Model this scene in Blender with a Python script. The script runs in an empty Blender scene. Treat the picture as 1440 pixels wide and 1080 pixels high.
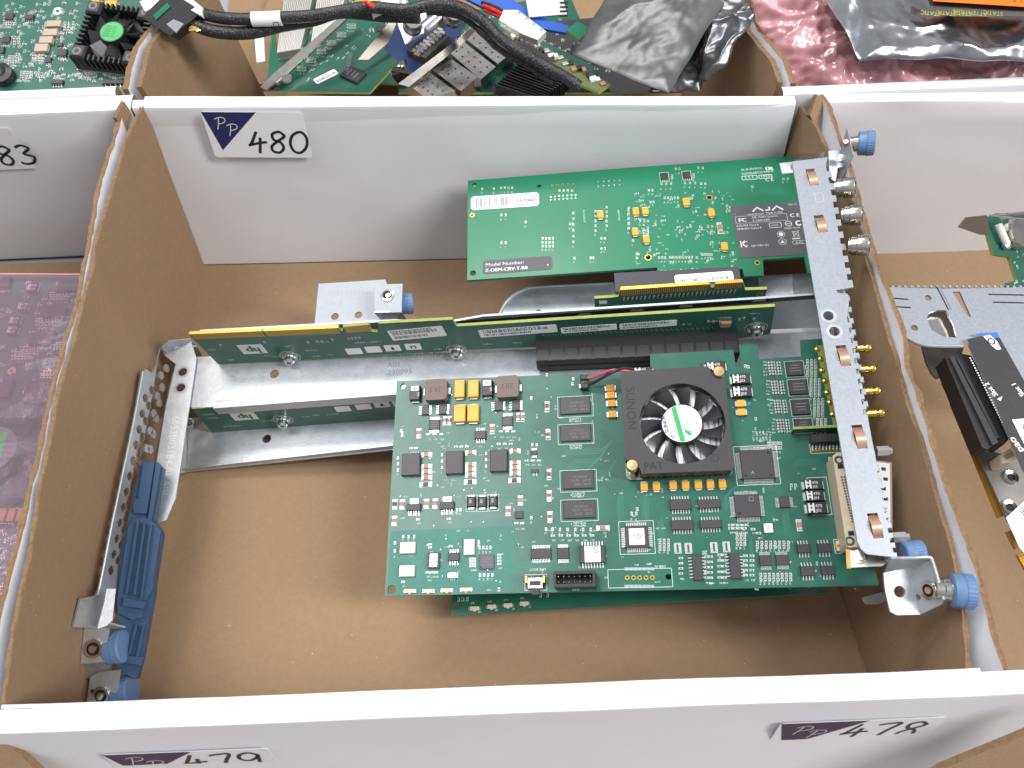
import bpy, math, random
import numpy as np
from mathutils import Vector, noise
from mathutils.geometry import tessellate_polygon
random.seed(7)
SC = bpy.context.scene
MM = 0.001
# ------------------------------------------------------------ camera
CAM = np.array([185.07, -33.667, 409.2]); EUL = (0.478246, 0.011791, -0.047678); FPX = 1100.3
cd = bpy.data.cameras.new('camera'); cam = bpy.data.objects.new('camera', cd)
SC.collection.objects.link(cam); SC.camera = cam
cam.location = CAM * MM; cam.rotation_euler = EUL
cd.sensor_fit = 'HORIZONTAL'; cd.sensor_width = 36; cd.lens = 36 * FPX / 1440
cd.clip_start = .01; cd.clip_end = 50
cd.dof.use_dof = True; cd.dof.focus_distance = .385; cd.dof.aperture_fstop = 16
# ------------------------------------------------------------ world and lamps
w = bpy.data.worlds.new('World'); SC.world = w; w.use_nodes = True
nt = w.node_tree; nt.nodes.clear()
o_ = nt.nodes.new('ShaderNodeOutputWorld'); b_ = nt.nodes.new('ShaderNodeBackground')
tc = nt.nodes.new('ShaderNodeTexCoord'); sx = nt.nodes.new('ShaderNodeSeparateXYZ'); cr = nt.nodes.new('ShaderNodeValToRGB')
nt.links.new(tc.outputs['Generated'], sx.inputs[0]); nt.links.new(sx.outputs['Z'], cr.inputs[0])
cr.color_ramp.elements[0].position = 0.0; cr.color_ramp.elements[0].color = (.17, .17, .19, 1)
cr.color_ramp.elements[1].position = .9; cr.color_ramp.elements[1].color = (.66, .68, .74, 1)
nt.links.new(cr.outputs[0], b_.inputs[0]); b_.inputs[1].default_value = .80
nt.links.new(b_.outputs[0], o_.inputs[0])
def area(name, loc, tgt, sx_, sy_, power, col):
    l = bpy.data.lights.new(name, 'AREA'); l.shape = 'RECTANGLE'; l.size = sx_; l.size_y = sy_
    l.energy = power; l.color = col
    o = bpy.data.objects.new(name, l); SC.collection.objects.link(o); o.location = loc
    o.rotation_euler = (Vector(tgt) - Vector(loc)).to_track_quat('-Z', 'Y').to_euler()
area('ceiling_lamp_back', (-.35, 1.15, 1.9), (.17, .12, 0), 1.2, .25, 27, (1, .97, .93))
area('ceiling_lamp_right', (1.5, -.25, 1.5), (.17, .15, 0), .25, 1.2, 38, (1, .97, .95))
area('ceiling_lamp_left', (-.72, .35, 1.85), (.17, .12, 0), .5, .9, 15, (.97, .97, 1))
SC.view_settings.view_transform = 'Standard'; SC.view_settings.look = 'None'
SC.view_settings.exposure = .06; SC.view_settings.gamma = 1
# ------------------------------------------------------------ maths
def _R(rx, ry, rz):
    cx, sx, cy, sy, cz, sz = math.cos(rx), math.sin(rx), math.cos(ry), math.sin(ry), math.cos(rz), math.sin(rz)
    return np.array([[cz, -sz, 0], [sz, cz, 0], [0, 0, 1]]) @ np.array([[cy, 0, sy], [0, 1, 0], [-sy, 0, cy]]) @ np.array([[1, 0, 0], [0, cx, -sx], [0, sx, cx]])
RM = _R(*EUL)
def ray(x, y): return RM @ np.array([(x - 720) / FPX, -(y - 540) / FPX, -1.0])
def bp(x, y, z):                       # point of the scene (mm) seen at a photo position, at height z
    d = ray(x, y); return CAM + d * (z - CAM[2]) / d[2]
def nrm(a): a = np.array(a, float); return a / np.linalg.norm(a)
class Frame:
    def __init__(s, O, U, V):
        s.O = np.array(O, float); s.U = nrm(U); V = np.array(V, float); s.V = nrm(V - (V @ s.U) * s.U); s.N = np.cross(s.U, s.V)
    def pt(s, x, y, z=0): return s.O + s.U * x + s.V * y + s.N * z
    def px(s, x, y, h=0):
        d = ray(x, y); t = ((s.O - CAM) @ s.N + h) / (d @ s.N); q = CAM + d * t - s.O
        return q @ s.U, q @ s.V
    def bb(s, x0, y0, x1, y1, h=0):
        xm, ym = (x0 + x1) / 2, (y0 + y1) / 2
        c = s.px(xm, ym, h); a = s.px(x0, ym, h); b = s.px(x1, ym, h); e = s.px(xm, y0, h); f = s.px(xm, y1, h)
        return c[0], c[1], abs(b[0] - a[0]), abs(e[1] - f[1])
    def sub(s, x, y, z=0, rot=0):
        c, q = math.cos(rot), math.sin(rot)
        return Frame(s.pt(x, y, z), s.U * c + s.V * q, s.V * c - s.U * q)
WF = Frame((0, 0, 0), (1, 0, 0), (0, 1, 0))
def frame3(p): # best frame of a list of world points
    P = np.array(p); c = P.mean(0); _, _, vt = np.linalg.svd(P - c); n = vt[2]
    if n @ (CAM - c) < 0: n = -n
    u = P[1] - P[0]; u = u - (u @ n) * n
    return Frame(c, u, np.cross(n, u))
# ------------------------------------------------------------ materials
MATS = {}
def mat(name, col, rough=.5, metal=0, noise_=0, nscale=200, bump=0, bscale=300, spec=.5, specks=None, trans=0, coat=0, col2=None):
    if name in MATS: return MATS[name]
    m = bpy.data.materials.new(name); m.use_nodes = True; n = m.node_tree; L = n.links; N = n.nodes
    b = N['Principled BSDF']; b.inputs['Base Color'].default_value = (*col, 1); b.inputs['Roughness'].default_value = rough
    b.inputs['Metallic'].default_value = metal; b.inputs['Specular IOR Level'].default_value = spec
    if coat: b.inputs['Coat Weight'].default_value = coat; b.inputs['Coat Roughness'].default_value = .2
    if trans: b.inputs['Transmission Weight'].default_value = trans
    t = N.new('ShaderNodeTexCoord')
    if noise_:
        x = N.new('ShaderNodeTexNoise'); x.inputs['Scale'].default_value = nscale; x.inputs['Detail'].default_value = 6; x.inputs['Roughness'].default_value = .65
        L.new(t.outputs['Object'], x.inputs['Vector'])
        r = N.new('ShaderNodeValToRGB'); L.new(x.outputs['Fac'], r.inputs[0])
        r.color_ramp.elements[0].position = .3; r.color_ramp.elements[1].position = .7
        c2 = col2 or col
        r.color_ramp.elements[0].color = (*[c * (1 - noise_) for c in col], 1)
        r.color_ramp.elements[1].color = (*[min(1, c * (1 + noise_)) for c in c2], 1)
        out = r.outputs[0]
        if specks:
            v = N.new('ShaderNodeTexVoronoi'); v.inputs['Scale'].default_value = specks[0]; L.new(t.outputs['Object'], v.inputs['Vector'])
            q = N.new('ShaderNodeValToRGB'); L.new(v.outputs['Distance'], q.inputs[0])
            q.color_ramp.elements[0].position = specks[1]; q.color_ramp.elements[1].position = specks[1] + .02
            q.color_ramp.elements[0].color = (1, 1, 1, 1); q.color_ramp.elements[1].color = (0, 0, 0, 1)
            g = N.new('ShaderNodeMath'); g.operation = 'GREATER_THAN'; L.new(v.outputs['Color'], g.inputs[0]); g.inputs[1].default_value = specks[3]
            h = N.new('ShaderNodeMath'); h.operation = 'MULTIPLY'; L.new(g.outputs[0], h.inputs[0]); L.new(q.outputs[0], h.inputs[1])
            mx = N.new('ShaderNodeMixRGB'); L.new(h.outputs[0], mx.inputs[0]); L.new(out, mx.inputs[1]); mx.inputs[2].default_value = (*specks[2], 1); out = mx.outputs[0]
        L.new(out, b.inputs['Base Color'])
        if metal > .5:
            mr = N.new('ShaderNodeMapRange'); L.new(x.outputs['Fac'], mr.inputs[0]); mr.inputs[3].default_value = rough * .75; mr.inputs[4].default_value = rough * 1.35
            L.new(mr.outputs[0], b.inputs['Roughness'])
    if bump:
        x = N.new('ShaderNodeTexNoise'); x.inputs['Scale'].default_value = bscale; x.inputs['Detail'].default_value = 5; L.new(t.outputs['Object'], x.inputs['Vector'])
        bn = N.new('ShaderNodeBump'); bn.inputs['Strength'].default_value = bump; bn.inputs['Distance'].default_value = .0006
        L.new(x.outputs['Fac'], bn.inputs['Height']); L.new(bn.outputs[0], b.inputs['Normal'])
    MATS[name] = m; return m
kraft = mat('kraft_cardboard', (.282, .186, .110), .85, 0, .06, 260, .25, 900, .2, specks=(260, .07, (.56, .43, .30), .8))
kraft_d = mat('kraft_edge', (.22, .14, .08), .9, 0, .25, 500, .6, 700, .1)
whitecard = mat('white_coated_card', (.74, .74, .765), .5, 0, .02, 40, .10, 60, .35)
paper = mat('white_paper', (.82, .82, .84), .5, spec=.4)
pcb1 = mat('green_solder_mask', (.011, .103, .068), .34, 0, .22, 60, 0, 1, .45, coat=.25)
pcb1_sheen = mat('green_solder_mask_sheen', (.035, .17, .13), .4, 0, .12, 60, 0, 1, .4)  # mask green lightened to paint in a sheen
pcb2 = mat('bright_green_solder_mask', (.010, .172, .086), .36, 0, .06, 50, 0, 1, .4, coat=.15)
pcb3 = mat('dark_green_solder_mask', (.013, .098, .062), .32, 0, .15, 80, 0, 1, .5, coat=.3)
pcbE = mat('laminate_edge', (.30, .33, .08), .6, 0, .15, 300)
trace = mat('copper_trace_under_mask', (.034, .185, .13), .4, spec=.4)
silk = mat('white_silkscreen', (.62, .68, .64), .6)
galv = mat('galvanised_steel', (.50, .53, .555), .42, .7, .10, 220, .12, 500)
galvd = mat('dull_galvanised_steel', (.40, .43, .45), .45, .8, .12, 200, .1, 500)
zinc = mat('grey_zinc_plate', (.37, .40, .44), .42, .6, .05, 700, .05, 900)
nickel = mat('nickel', (.62, .59, .54), .2, 1, .05, 300)
steel = mat('bright_steel', (.75, .75, .74), .18, 1)
gold = mat('gold_plating', (.80, .53, .12), .26, 1)
goldf = mat('gold_fingers', (.62, .36, .07), .35, .7)
copper = mat('copper_spring', (.80, .50, .34), .28, .85)
brass = mat('brass_pin', (.55, .40, .20), .32, .9)
blackp = mat('black_plastic', (.018, .018, .020), .42, 0, .15, 600, .1, 900)
blackf = mat('fan_black_plastic', (.030, .029, .033), .5, 0, .1, 500, .15, 1500)
bladem = mat('fan_blade_plastic', (.035, .035, .04), .22)
chipm = mat('chip_epoxy', (.036, .032, .038), .42, 0, .1, 900, .05, 1500)
chipt = mat('chip_marking', (.16, .15, .16), .6)
tant = mat('yellow_tantalum', (.74, .36, .03), .4)
brownc = mat('ceramic_capacitor', (.34, .17, .10), .45)
indm = mat('inductor_body', (.135, .098, .08), .5, 0, .12, 800)
tin = mat('solder_tin', (.68, .68, .66), .3, .9)
crys = mat('crystal_can', (.80, .78, .70), .25, .7)
cream = mat('cream_plastic', (.58, .50, .36), .5)
dark = mat('dark_hole', (.012, .012, .012), .8)
bluep = mat('blue_plastic', (.030, .066, .138), .42, 0, .06, 300, .1, 700)
bluek = mat('blue_knob_plastic', (.11, .20, .36), .38)
labelg = mat('grey_label', (.085, .085, .095), .5)
labelt = mat('label_print', (.72, .72, .74), .5)
ink = mat('black_ink', (.018, .018, .022), .5)
inkb = mat('barcode_ink', (.05, .05, .06), .6)
navy = mat('navy_print', (.018, .022, .11), .5)
purpl = mat('purple_print', (.040, .020, .075), .5)
greenp = mat('green_print', (.02, .36, .08), .5)
redw = mat('pink_wire', (.62, .06, .12), .4)
redr = mat('red_wire', (.6, .02, .02), .4)
yelw = mat('yellow_wire', (.6, .45, .05), .4)
whitep = mat('white_nylon', (.74, .74, .68), .4)
braid = mat('black_braid', (.018, .018, .020), .4, 0, .6, 900, 1.0, 700, specks=(900, .28, (.11, .11, .115), .35))
# ------------------------------------------------------------ mesh builder
class MB:
    def __init__(s): s.v = []; s.f = []; s.m = []; s.mats = []
    def mi(s, m):
        if m not in s.mats: s.mats.append(m)
        return s.mats.index(m)
    def add(s, vs, fs, m):
        k = len(s.v); i = s.mi(m); s.v += [tuple(p) for p in vs]; s.f += [tuple(a + k for a in f) for f in fs]; s.m += [i] * len(fs); return s
    def prism(s, F, outer, z0, z1, m, holes=(), side=None):
        A = lambda L: sum(L[i - 1][0] * L[i][1] - L[i][0] * L[i - 1][1] for i in range(len(L)))
        outer = list(outer)
        if A(outer) < 0: outer.reverse()
        loops = [outer] + [list(h)[::-1] if A(h) > 0 else list(h) for h in holes]
        tri = tessellate_polygon([[Vector((x, y, 0)) for x, y in L] for L in loops]); al = [q for L in loops for q in L]; n = len(al)
        s.add([F.pt(x, y, z1) for x, y in al] + [F.pt(x, y, z0) for x, y in al], [], m)
        k = len(s.v) - 2 * n; i = s.mi(m)
        for t in tri:
            a, b, c = [al[j] for j in t]
            if (b[0] - a[0]) * (c[1] - a[1]) - (b[1] - a[1]) * (c[0] - a[0]) < 0: t = t[::-1]
            s.f.append(tuple(k + j for j in t)); s.m.append(i); s.f.append(tuple(k + n + j for j in t[::-1])); s.m.append(i)
        j = s.mi(side or m); o = 0
        for L in loops:
            l = len(L)
            for q in range(l):
                a, b = o + q, o + (q + 1) % l
                s.f.append((k + a, k + n + a, k + n + b, k + b)); s.m.append(j)
            o += l
        return s
    def box(s, F, cx, cy, w, h, z0, z1, m, ch=0, rot=0, top=None):
        G = F.sub(cx, cy, 0, rot); a, b = w / 2, h / 2
        r = lambda i, z: [G.pt(-a + i, -b + i, z), G.pt(a - i, -b + i, z), G.pt(a - i, b - i, z), G.pt(-a + i, b - i, z)]
        if ch:
            vs = r(0, z0) + r(0, z1 - ch) + r(ch, z1); q = 2
        else: vs = r(0, z0) + r(0, z1); q = 1
        fs = [(3, 2, 1, 0)]
        for l in range(q):
            for i in range(4): j = (i + 1) % 4; fs.append((l * 4 + i, l * 4 + j, l * 4 + 4 + j, l * 4 + 4 + i))
        s.add(vs, fs, m); s.add(vs[-4:], [(0, 1, 2, 3)], top or m); return s
    def lathe(s, F, prof, m, n=20, x=0, y=0, cap=True):   # prof [(r,z)...] about the frame's normal
        vs = []; 
        for r, z in prof:
            for i in range(n): a = 2 * math.pi * i / n; vs.append(F.pt(x + r * math.cos(a), y + r * math.sin(a), z))
        fs = [(l * n + i, l * n + (i + 1) % n, (l + 1) * n + (i + 1) % n, (l + 1) * n + i) for l in range(len(prof) - 1) for i in range(n)]
        if cap: fs += [tuple(range(n))[::-1], tuple(range((len(prof) - 1) * n, len(prof) * n))]
        return s.add(vs, fs, m)
    def cyl(s, F, x, y, r, z0, z1, m, n=16): return s.lathe(F, [(r, z0), (r, z1)], m, n, x, y)
    def tube(s, P, r, m, n=10, sub=1):
        P = [np.array(p, float) for p in P]
        if sub > 1:
            Q = []
            for i in range(len(P) - 1):
                a = P[max(i - 1, 0)]; b = P[i]; c = P[i + 1]; d = P[min(i + 2, len(P) - 1)]
                for k in range(sub):
                    t = k / sub; Q.append(.5 * (2 * b + (c - a) * t + (2 * a - 5 * b + 4 * c - d) * t * t + (3 * b - a - 3 * c + d) * t ** 3))
            P = Q + [P[-1]]
        vs = []; up = np.array([.12, .3, 1.])
        for i, p in enumerate(P):
            d = nrm(P[min(i + 1, len(P) - 1)] - P[max(i - 1, 0)]); a = nrm(np.cross(d, up)); b = np.cross(a, d)
            rr = r(i / (len(P) - 1)) if callable(r) else r
            for k in range(n): t = 2 * math.pi * k / n; vs.append(p + rr * (a * math.cos(t) + b * math.sin(t)))
        L = len(P)
        fs = [(l * n + i, l * n + (i + 1) % n, (l + 1) * n + (i + 1) % n, (l + 1) * n + i) for l in range(L - 1) for i in range(n)] + [tuple(range(n))[::-1], tuple(range((L - 1) * n, L * n))]
        return s.add(vs, fs, m)
    def quad(s, F, pts, z, m): return s.add([F.pt(x, y, z) for x, y in pts], [tuple(range(len(pts)))], m)
    def rect(s, F, cx, cy, w, h, z, m, rot=0):
        G = F.sub(cx, cy, 0, rot); return s.add([G.pt(-w / 2, -h / 2, z), G.pt(w / 2, -h / 2, z), G.pt(w / 2, h / 2, z), G.pt(-w / 2, h / 2, z)], [(0, 1, 2, 3)], m)
    def outl(s, F, cx, cy, w, h, z, m, t=.18):
        for a, b, c, d in ((0, h / 2, w, t), (0, -h / 2, w, t), (w / 2, 0, t, h - t), (-w / 2, 0, t, h - t)): s.rect(F, cx + a, cy + b, c, d, z, m)
    def stroke(s, F, pts, wd, z, m):
        pts = [np.array(p, float) for p in pts]; vs = []
        for i, p in enumerate(pts):
            d = pts[min(i + 1, len(pts) - 1)] - pts[max(i - 1, 0)]; d = d / (np.linalg.norm(d) + 1e-9); n = np.array([-d[1], d[0]]) * wd / 2
            vs += [F.pt(*(p + n), z), F.pt(*(p - n), z)]
        return s.add(vs, [(2 * i + 1, 2 * i + 3, 2 * i + 2, 2 * i) for i in range(len(pts) - 1)], m)
    def ring(s, F, x, y, r0, r1, z, m, n=24, a0=0, a1=2 * math.pi):
        vs = []
        for i in range(n + 1): a = a0 + (a1 - a0) * i / n; c, q = math.cos(a), math.sin(a); vs += [F.pt(x + r0 * c, y + r0 * q, z), F.pt(x + r1 * c, y + r1 * q, z)]
        return s.add(vs, [(2 * i, 2 * i + 1, 2 * i + 3, 2 * i + 2) for i in range(n)], m)
    def text(s, F, st, x, y, size, z, m, rot=0, sx=1, bold=0, mir=False, align='LEFT'):
        key = (st, align)
        if key not in TXT:
            c = bpy.data.curves.new('t', 'FONT'); c.body = st; c.size = 1; c.resolution_u = 2; c.align_x = align
            o = bpy.data.objects.new('t', c); SC.collection.objects.link(o); bpy.context.view_layer.update()
            me = bpy.data.meshes.new_from_object(o.evaluated_get(bpy.context.evaluated_depsgraph_get()))
            TXT[key] = ([(q.co.x, q.co.y) for q in me.vertices], [tuple(p.vertices) for p in me.polygons])
            bpy.data.objects.remove(o); bpy.data.curves.remove(c); bpy.data.meshes.remove(me)
        vs, fs = TXT[key]; G = F.sub(x, y, 0, rot)
        for dx, dz in ([(0, 0)] + ([(bold, .004), (bold * .5, .008)] if bold else [])):
            s.add([G.pt((vx * sx * (-1 if mir else 1) + dx) * size, vy * size, z + dz) for vx, vy in vs], fs, m)
        return s
    def build(s, name, parent=None, **props):
        me = bpy.data.meshes.new(name); P0 = np.array(ROOT.get(parent.name, (0, 0, 0)) if parent else (props.pop('at', s.v[0]) ))
        me.from_pydata([tuple((np.array(p) - P0) * MM) for p in s.v], [], s.f)
        for m in s.mats: me.materials.append(m)
        me.polygons.foreach_set('material_index', s.m); me.polygons.foreach_set('use_smooth', [True] * len(s.f))
        me.update(); me.set_sharp_from_angle(angle=math.radians(35))
        o = bpy.data.objects.new(name, me); SC.collection.objects.link(o)
        if parent: o.parent = parent
        else: o.location = P0 * MM
        ROOT[o.name] = P0
        for k, v in props.items():
            if v: o[k] = v
        return o
TXT = {}; ROOT = {}
def thing(name, label, cat, at, group=None):
    o = bpy.data.objects.new(name, None); SC.collection.objects.link(o); at = np.array(at, float); o.location = at * MM; o.empty_display_size = .01
    o['label'] = label; o['category'] = cat; ROOT[o.name] = at
    if group: o['group'] = group
    return o
def circ(x, y, r, n=16, ry=None): return [(x + r * math.cos(2 * math.pi * i / n), y + (ry or r) * math.sin(2 * math.pi * i / n)) for i in range(n)]
def lerp(a, b, t): return a + (b - a) * t
def sheet(P, t, m, mb=None, holes=(), side=None):   # sheet metal: photo position + height of every corner; holes (px,py,r mm)
    F = frame3([bp(*p) for p in P]); mb = mb or MB()
    o = [F.px(p[0], p[1]) for p in P]; hs = []
    for h in holes:
        if len(h) == 3 and not hasattr(h[0], '__len__'): c = F.px(h[0], h[1]); hs.append(circ(c[0], c[1], h[2], 14))
        else: hs.append([F.px(*q) for q in h])
    mb.prism(F, o, -t, 0, m, hs, side); return mb, F
def fbm(x, y, z=0, o=4): return noise.fractal(Vector((x, y, z)), 1.0, 2.0, o)
# ============================================================ the table and the cardboard trays
m = MB(); m.box(WF, 180, 150, 1800, 1500, -30, -3, mat('grey_table', (.3, .3, .32), .6)); m.build('table_surface', kind='structure')
HR = 110.6
def interp(L, k):
    L = [np.array(p, float) for p in L]; d = [0]
    for a, b in zip(L, L[1:]): d.append(d[-1] + np.linalg.norm(b - a))
    return [np.array([np.interp(d[-1] * i / k, d, [p[c] for p in L]) for c in range(3)]) for i in range(k + 1)]
def wall(bot, top, out, t, parent, name, k=70, rag=.8, seed=0, inner=None, outer=None, rimm=None, nv=14):
    """a corrugated wall: inner liner, outer liner and a torn rim between; bot/top are lists of points in mm; out = outward direction"""
    B = interp(bot, k); T = interp(top, k); out = nrm(out); mb = MB(); vi = []; vo = []
    for i in range(k + 1):
        for j in range(nv + 1):
            s = j / nv; p = lerp(B[i], T[i], s)
            b = fbm(i * .06, s * 1.3, seed) * 1.1 * s
            rz = rag * (fbm(i * .33, seed, 7) * .9 + fbm(i * 1.1, seed, 3) * .35) if j == nv else 0
            w = rag * (fbm(i * .45, seed, 11) * .8 if j >= nv - 1 else 0)
            vi.append(p + out * (b - w * .5 + (0 if j < nv else .2)) + np.array([0, 0, rz]))
            vo.append(p + out * (b + t + w) + np.array([0, 0, rz * .6 - .3 * rag * abs(fbm(i * .8, seed, 5))]))
    q = nv + 1; F1 = [(i * q + j, (i + 1) * q + j, (i + 1) * q + j + 1, i * q + j + 1) for i in range(k) for j in range(nv)]
    up = np.cross(B[-1] - B[0], T[0] - B[0]) @ out > 0
    fl = lambda L, r: [f[::-1] for f in L] if r else L
    mb.add(vi, fl(F1, up), inner or kraft); mb.add(vo, fl(F1, not up), outer or whitecard)
    rim = [vi[i * q + nv] for i in range(k + 1)] + [vo[i * q + nv] for i in range(k + 1)]
    mid = [(a + b) / 2 - np.array([0, 0, .7 if i % 2 else .2]) for i, (a, b) in enumerate(zip(rim[:k + 1], rim[k + 1:]))]
    rr = rim[:k + 1] + mid + rim[k + 1:]; n = k + 1
    mb.add(rr, fl([(l * n + i, l * n + i + 1, (l + 1) * n + i + 1, (l + 1) * n + i) for l in range(2) for i in range(k)], up), rimm or kraft_d)
    for e in (0, k):
        c = [vi[e * q + j] for j in range(q)] + [vo[e * q + j] for j in range(q)]
        mb.add(c, fl([(j, j + 1, q + j + 1, q + j) for j in range(nv)], e == 0), kraft_d)
    return mb.build(name, parent)
def panel(x0, x1, yf, zt, t, parent, name, lean=0, zb=0, face=whitecard, soft=2.0, sk=0, bs=None):
    """a folded double white panel: front face towards -Y, flat rounded top; x0,x1,yf mm (yf at x0; + sk at x1)"""
    mb = MB(); n = 40; bs = bs or soft; prof = [(0 + lean, zb), (lean * (.145 if lean < -20 else .2), zb + (zt - zb) * .75), (0, zt - soft), (.25 * soft, zt - .35 * soft), (soft, zt), (t - bs, zt), (t - .3 * bs, zt - .4 * bs), (t, zt - bs), (t + lean * .3, zb)]
    vs = []
    for i in range(n + 1):
        s = i / n; x = lerp(x0, x1, s)
        for a, z in prof: vs.append((x, yf + sk * s + a + .5 * fbm(i * .1, z * .01, 2) * (z > 5), z + (.25 * fbm(i * .15, 3.3) if z > 50 else 0)))
    L = len(prof); mb.add(vs, [(i * L + j, (i + 1) * L + j, (i + 1) * L + j + 1, i * L + j + 1) for i in range(n) for j in range(L - 1)], face)
    mb.add([vs[j] for j in range(L)], [tuple(range(L))], kraft_d); mb.add([vs[n * L + j] for j in range(L)], [tuple(range(L))[::-1]], kraft_d)
    return mb.build(name, parent)
def base(P, parent, z=0):
    F = Frame((0, 0, z), (1, 0, 0), (0, 1, 0)); mb = MB(); mb.prism(F, P, -2.5, 0, kraft, side=kraft_d); return mb.build('bottom', parent)
HAND = {'4': [[(.45, 1), (.1, .42), (.0, .36), (.55, .46), (.95, .5)], [(.62, .72), (.56, .3), (.5, -.05)]],
 '8': [[(.8, .85), (.55, 1), (.2, .88), (.25, .62), (.6, .48), (.72, .22), (.5, 0), (.15, .06), (.1, .3), (.45, .55), (.8, .75), (.82, .88)]],
 '0': [[(.5, 1), (.15, .8), (.02, .4), (.2, .05), (.55, 0), (.88, .3), (.92, .7), (.7, .97), (.45, .98)]],
 '7': [[(.05, .9), (.4, .97), (.85, .98), (.6, .5), (.42, 0)]],
 '9': [[(.8, .85), (.5, 1), (.12, .85), (.1, .55), (.45, .45), (.8, .7), (.82, .85), (.8, .4), (.78, 0)]],
 '3': [[(.1, .9), (.45, 1), (.8, .82), (.4, .55), (.85, .38), (.7, .08), (.3, 0), (.0, .1)]],
 'P': [[(.35, .95), (.28, .5), (.15, 0)], [(.0, .85), (.35, 1), (.8, .95), (.85, .68), (.5, .5), (.25, .52)]]}
def catm(P, k=6):
    P = [np.array(p, float) for p in P]; Q = []
    for i in range(len(P) - 1):
        a = P[max(i - 1, 0)]; b = P[i]; c = P[i + 1]; d = P[min(i + 2, len(P) - 1)]
        for j in range(k): t = j / k; Q.append(.5 * (2 * b + (c - a) * t + (2 * a - 5 * b + 4 * c - d) * t * t + (3 * b - a - 3 * c + d) * t ** 3))
    return Q + [P[-1]]
def hand(mb, F, st, x, y, h, z, m, wd, adv=1.05, slant=.12, xs=1):
    for i, ch in enumerate(st):
        for sgi, sg in enumerate(HAND[ch]): mb.stroke(F, [(x + (i * adv + p[0] * .85 + p[1] * slant) * h * xs, y + p[1] * h) for p in catm(sg)], wd, z + .01 * sgi, m)
def lot_label(F, x, y, w, h, digits, parent, col, rot=0, tri=(.47, .82), dx=0):
    """white sticker, lower left corner at (x,y): dark triangle with PP in the upper left, number in marker"""
    G = F.sub(x, y, 0, rot); mb = MB(); r = 1.2
    mb.prism(G, [(r, 0), (w - r, 0), (w, r), (w, h - r), (w - r, h), (r, h), (0, h - r), (0, r)], .05, .18, paper)
    mb.quad(G, [(0.3, h - .3), (.1 * w, h - tri[1] * h), (tri[0] * w, h - .3)], .21, col)
    for i in range(2): hand(mb, G, 'P', .1 * w + i * .1 * w, h * (.62 - .14 * i), h * .26, .25, labelt, .45)
    hand(mb, G, digits, ((.38 if col is navy else .42) + dx) * w, (.12 if col is navy else .40) * h, h * (.46 if col is navy else .48), .26, ink, 1.6, adv=.93, xs=.9 if col is navy else .72)
    return mb.build('lot_label', parent)
# --- the middle tray (lot 480)
L1 = [(203, 147), (180, 197), (172, 230), (160, 270), (143, 330), (133, 383), (118, 430), (107, 483), (90, 540), (80, 593), (70, 645), (57, 700), (46, 770), (29, 868), (17, 926), (7, 990)]
L2 = [(175, 145), (160, 207), (150, 233), (137, 277), (133, 310), (127, 353), (117, 390), (110, 430), (97, 473), (86, 513), (72, 573), (60, 633), (44, 690), (32, 750), (14, 815), (0, 868), (-22, 990)]
R1 = [(1122, 149), (1143, 175), (1162, 212), (1188, 260), (1205, 310), (1216, 365), (1226, 396), (1240, 447), (1250, 483), (1262, 514), (1277, 570), (1296, 620), (1315, 704), (1330, 755), (1339, 789), (1350, 851), (1357, 903), (1360, 942)]
R2 = [(1153, 133), (1164, 150), (1179, 203), (1195, 247), (1215, 310), (1229, 363), (1238, 390), (1248, 415), (1262, 454), (1269, 482), (1272, 518), (1290, 557), (1313, 634), (1322, 663), (1338, 714), (1355, 760), (1368, 795), (1378, 827), (1387, 863), (1395, 897), (1414, 942)]
def zr(i, n, a, b): return lerp(a, b, i / (n - 1))
box = thing('cardboard_tray', 'open cardboard tray under the 480 sticker, holding the green circuit boards and steel riser cages', 'box', (180, 140, 0), 'white cardboard trays')
fl = [(287, 373), (267, 473), (222, 650), (170, 850), (135, 995)]
lb = [bp(x, y, 0) for x, y in fl]; lt = [bp(x, y, HR) for x, y in L1]
wall(lb, lt, (-1, 0, .0), 2.2, box, 'wall', seed=1, k=90)
rb = [bp(x, y, 0) for x, y in [(1060, 356), (1120, 560), (1182, 827), (1224, 960)]]
zR = [106, 105, 103, 101, 99.5, 99, 98.5, 98, 98, 98, 98, 98, 98, 98, 98, 99, 100, 101]
rt = [bp(x, y, z) for (x, y), z in zip(R1, zR)]
wall(rb, rt, (1, 0, 0), 2.2, box, 'wall', seed=2, k=90)
base([tuple(p[:2]) for p in lb] + [tuple(p[:2]) for p in rb[::-1]] , box)
a = bp(195, 146, HR); b = bp(1125, 146, HR); c = bp(640, 366, 0)
yb = lambda x: lerp(bp(203, 146, HR)[1], bp(1118, 146, HR)[1], (x - 2) / 343)
# back panel: front face leaning (foot nearer the viewer than the top)
mb = MB(); n = 44; vs = []
pt0, pt1 = bp(201, 147, HR), bp(1120, 147, HR); pb0, pb1 = bp(286, 372, 0), bp(1070, 354, 0)
for i in range(n + 1):
    s = i / n; T = lerp(pt0, pt1, s); B = lerp(pb0, pb1, s)
    for q, (dy, dz) in enumerate([(0, 0)] + [(0, 0)] * 9 + [(1, -.6), (2.4, 0), (6.0, 0)]):
        if q < 10:
            p = lerp(B, T - np.array([0, 0, 2.2]), q / 9.0); p = p + np.array([0, .9 * fbm(i * .09, q * .3, 4) * math.sin(math.pi * q / 9), 0])
        else: p = T + np.array([0, dy, dz]) + np.array([0, 0, .2 * fbm(i * .2, 1.)])
        vs.append(p)
    vs.append(vs[-1] + np.array([0, 0, -30]))
q = 14; mb.add(vs, [(i * q + j, (i + 1) * q + j, (i + 1) * q + j + 1, i * q + j + 1) for i in range(n) for j in range(q - 1)], whitecard); mb.build('wall', box)
FB = Frame(pb0, pb1 - pb0, lerp(pt0, pt1, .3) - lerp(pb0, pb1, .3))
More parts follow.
